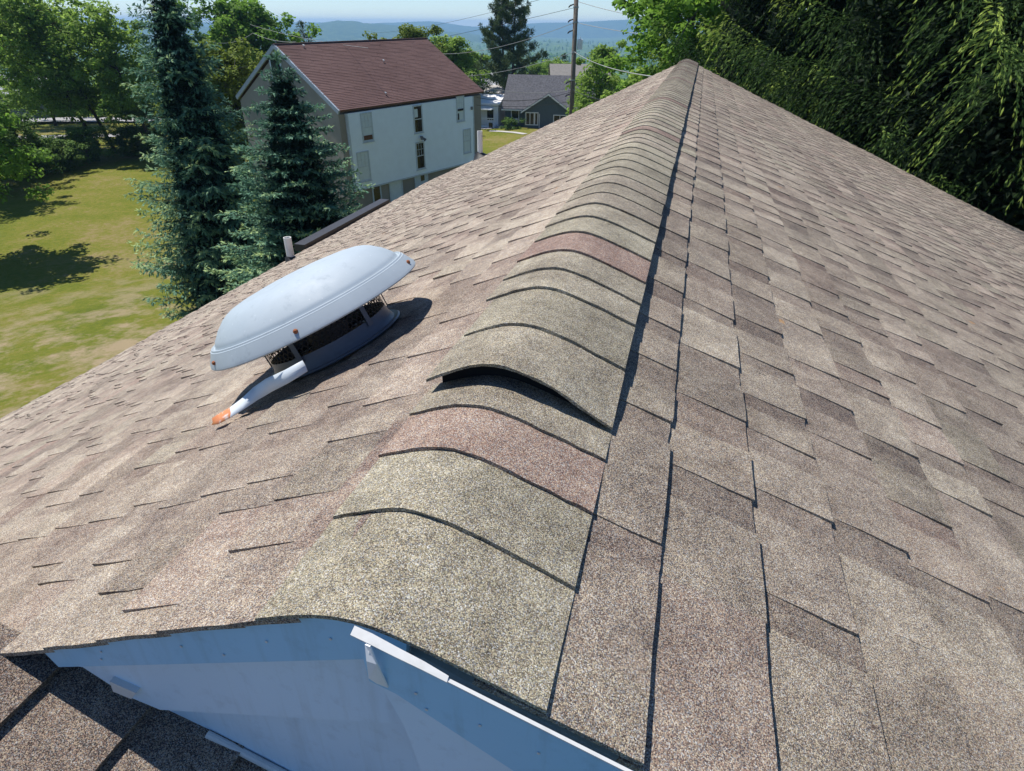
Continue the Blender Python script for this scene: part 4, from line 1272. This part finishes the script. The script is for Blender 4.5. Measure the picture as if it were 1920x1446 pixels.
plant_tree('round_conifer', P, cg, 'dark rounded conifer top showing over the left barn ridge', sc=(at((588, 44), 112)[2] - P[2]) / 11.6)

# trees behind and left of the barn
P = GP(482, 80); H = at((485, -8), 80)[2] - P[2]
plant_tree('broad_tree', P, leafy_meshes('broad', 51, H, 5.6, M_MAPLE, .25, 260, 110, .42, (0, 0), 13, clump=1.1), 'broad dark green tree left of the barn ridge against the sky')
P = GP(432, 56); H = at((435, 85), 56)[2] - P[2]
plant_tree('yellow_green_tree', P, leafy_meshes('yellowish', 53, H, 3.9, M_YELLOW, .15, 200, 100, .30, (0, 0), 12, clump=.8), 'yellow green tree between the tall spruce and the barn gable')
P = GP(498, 60); H = at((498, 118), 60)[2] - P[2]
plant_tree('yellow_green_tree', P, leafy_meshes('yellowish_b', 54, H, 3.4, M_YELLOW, .15, 140, 100, .30, (0, 0), 12, clump=.8), 'lower yellow green tree against the left barn wall')
P = GP(778, 78); H = at((778, 48), 78)[2] - P[2]
plant_tree('yellow_green_tree', P, leafy_meshes('behind_ridge', 55, H, 3.3, M_YELLOW, .3, 120, 90, .34, (0, 0), 10, clump=.8), 'feathery yellow green tree top peeping over the middle of the barn ridge')
P = GP(852, 86); H = at((842, 74), 86)[2] - P[2]
plant_tree('young_tree', P, leafy_meshes('behind_end', 57, H, 3.6, M_LOCUST, .15, 150, 90, .36, (0, 0), 10, clump=.9), 'light green tree behind the right end of the barn roof')

# left trees leaning over the lawn
def left_tree(px, D, topy, rad, seed, lean, label, mat=M_LOCUST, ncl=170, leaf=.30, clump=.9, limbs=14, cb=.40, nleaf=95):
    P = on_ground((px, 280), D); H = at((px, topy), D)[2] - P[2]
    v = _rt0 * lean[0]
    return plant_tree('leaning_tree', P, leafy_meshes('left%d' % seed, seed, H, rad, mat, cb, ncl, nleaf, leaf, (v[0], v[1]), limbs, clump=clump, trunk_r=.014, bark=M_BARK), label, group='trees along the far side of the lawn')
left_tree(188, 75, -30, 5.6, 61, (-4.2, 0), 'tall loose leaved tree leaning left, left trunk of the pair by the lawn')
left_tree(217, 74, -15, 5.4, 62, (-3.8, 0), 'tall loose leaved tree leaning left, right trunk of the pair by the lawn')
left_tree(292, 70, 10, 3.6, 63, (-2.2, 0), 'leaning tree just left of the tall blue spruce', ncl=150)
left_tree(40, 84, -40, 6.6, 64, (-1.5, 0), 'big leafy tree at the left border behind the lane')
left_tree(120, 100, 20, 5.5, 66, (1.0, 0), 'leafy tree furthest back behind the road on the left', cb=.12)
bs = leafy_meshes('bush', 71, 4.6, 2.9, M_HEDGE, .02, 110, 110, .22, (0, 0), 10, clump=.7)
b1 = plant_tree('bush', on_ground((25, 300), 66), bs, 'large dark bush at the left border of the lawn', 'bush', 'bushes edging the lawn', crown_name='foliage', trunk_name='stem')
copy_thing(b1, on_ground((110, 300), 67), 1.0, (.8, .8, .55), 'low bright bush right of the large dark bush')
copy_thing(b1, on_ground((165, 292), 70), 2.2, (.75, .75, .62), 'dark bush left of the leaning pair of trunks')
copy_thing(b1, on_ground((-40, 310), 62), 3.0, (1.15, 1.15, 1.25), 'tall bush cut off by the left border')
copy_thing(b1, on_ground((262, 286), 72), 4.0, (.95, .95, .55), 'low shrub right of the leaning pair of trunks')
copy_thing(b1, on_ground((300, 284), 71), 4.9, (.8, .8, .5), 'low shrub beside the tall blue spruce')
# a tree outside the left border whose shade falls on the lawn
lt = leafy_meshes('lawn_maple', 75, 9.5, 3.8, M_MAPLE, .25, 150, 100, .26, (0, 0), 11, clump=.85)
l1 = plant_tree('lawn_tree', on_z((-30, 366), -9.9) + np.array([-3.2, 1.9, 0]), lt, 'round maple on the lawn left of the picture', group='maples on the lawn')
copy_thing(l1, on_z((-20, 472), -9.4) + np.array([-3.2, 1.9, 0]), 2.0, .95, 'round maple on the lawn nearest the house at left')
# bush by the blue-grey house, hedge by the white house
for nm, me in (('foliage', leafy_meshes('clipped', 81, 1.7, 1.25, M_HEDGE, .0, 50, 90, .16, (0, 0), 8, clump=.4)[1]),):
    o = bpy.data.objects.new(nm, me); COL.objects.link(o); o.parent = bushroot
hb_ = leafy_meshes('porch_bush', 83, 1.6, 1.2, M_HEDGE, .0, 40, 80, .16, (0, 0), 7, clump=.4)
plant_tree('porch_bush', on_z((906, 232), -10.7), hb_, 'small dark bush below the porch of the white house', 'bush', crown_name='foliage', trunk_name='stem')

# trees stepping down towards the valley between the barn and the pole
vw = leafy_meshes('valley_tree', 85, 9.0, 2.9, M_LOCUST, .08, 90, 70, .42, (0, 0), 9, clump=.95)
vc = spruce_meshes('valley_conifer', 87, 8.5, 1.7, M_PINE, 20, 8, .1, .05, .26, .42, taper=.75, wid=.16)
def valley(px, D, topy, src, mesh, name, label):
    P = GP(px, D); h = at((px, topy), D)[2] - P[2]; k = h / (9.0 if mesh is vw else 8.5)
    if src is None: return plant_tree(name, P, mesh, label, group='trees stepping down to the valley', sc=k)
    return copy_thing(src, P, px * .37, k, label)
v1 = valley(872, 118, 100, None, vw, 'valley_tree', 'light green tree rising over the right end of the barn ridge')
c9 = valley(907, 128, 104, None, vc, 'valley_conifer', 'narrow dark conifer left of the tall pine')
valley(890, 134, 112, v1, vw, '', 'light green tree between the barn roof and the narrow dark conifer')
valley(924, 140, 103, c9, vc, '', 'narrow dark conifer touching the left branches of the tall pine')
valley(846, 140, 96, v1, vw, '', 'light green tree peeping over the barn roof left of its right end')
valley(1004, 126, 118, v1, vw, '', 'light green tree just right of the tall pine above the charcoal roof')
valley(1032, 134, 112, v1, vw, '', 'light green tree midway between the tall pine and the utility pole')
valley(1054, 142, 104, c9, vc, '', 'dark conifer next to the utility pole above the tan roof')
valley(1066, 120, 116, v1, vw, '', 'light green tree directly left of the utility pole')
valley(1020, 160, 100, c9, vc, '', 'small dark conifer farthest off between pine and pole')

# woods falling away to the valley: one mass nobody could count
def far_woods():
    rs = np.random.RandomState(91)
    Cs = []; sz = []
    n = 5200
    px = rs.uniform(-500, 1500, n); u = rs.rand(n)
    D = 165 * (4200 / 165) ** (u ** 1.1)
    for x, dd in zip(px, D):
        r = ray(x, 60); v = np.array([r[0], r[1]]) / math.hypot(r[0], r[1])
        Cs.append((CAM[0] + v[0] * dd, CAM[1] + v[1] * dd))
    Cs = np.array(Cs); X, Y = Cs[:, 0], Cs[:, 1]; rr_ = np.hypot(X - CAM[0], Y - CAM[1])
    z = gz(X, Y) + np.clip((rr_ - 300) / 900, 0, 1) * 9 * (np.sin(X * 0.004 + 1.3) * np.cos(Y * 0.0031) + 0.5 * np.sin(X * 0.011 + Y * 0.007)) - .6
    h = rs.uniform(6, 10.5, n) * (1 + .8 * (D > 1300)); con = rs.rand(n) < .18
    VV, FF, TT = [], [], []; o = 0
    for i in range(n):
        m = int(130 if D[i] < 260 else 70 if D[i] < 600 else 32 if D[i] < 1300 else 18)
        s = (.9 if D[i] < 260 else 1.5 if D[i] < 600 else 2.4 if D[i] < 1300 else 5.5)
        d = unit(rs.randn(m, 3)); k = rs.rand(m, 1) ** .33
        if con[i]:
            t = rs.rand(m, 1); p = np.concatenate([d[:, :2] * (1 - t) * h[i] * .22, t * h[i]], 1)
        else:
            p = d * k * np.array([h[i] * .36, h[i] * .36, h[i] * .42]) + UZ * h[i] * .55
        nrm = unit(d + rs.randn(m, 3) * .5 + UZ * .4); a = unit(np.cross(nrm, rs.randn(m, 3))); b = np.cross(nrm, a)
        c = p + np.array([Cs[i, 0], Cs[i, 1], z[i]])
        VV.append(np.stack([c - a * s * .5, c + b * s * .42, c + a * s * .5, c - b * s * .42], 1).reshape(-1, 3))
        TT.append(np.clip((.12 if con[i] else .45) + rs.uniform(-.25, .3) + rs.randn(m) * .12, 0, 1))
    V = np.concatenate(VV); F = np.arange(len(V)).reshape(-1, 4)
    me = mesh_np('distant_woods', V, F, M_MAPLE, attrs={'tone': np.concatenate(TT)})
    tag(link('distant_woods', me), kind='stuff')
far_woods()

# ------------------------------------------------------------------ haze
hz = NT('valley_haze'); hz.t.nodes.remove(hz.b)
pv = hz.n('ShaderNodeVolumePrincipled'); pv.inputs['Color'].default_value = (.38, .66, 1.0, 1); pv.inputs['Density'].default_value = 2.0e-4
pv.inputs['Anisotropy'].default_value = .1
out = [n for n in hz.t.nodes if n.type == 'OUTPUT_MATERIAL'][0]
hz.l(pv.outputs[0], out.inputs['Volume'])
m = MB(); m.box(-7600, 7600, -7600, 7600, -101, 34)
tag(m.build('haze', hz.mat), kind='stuff')
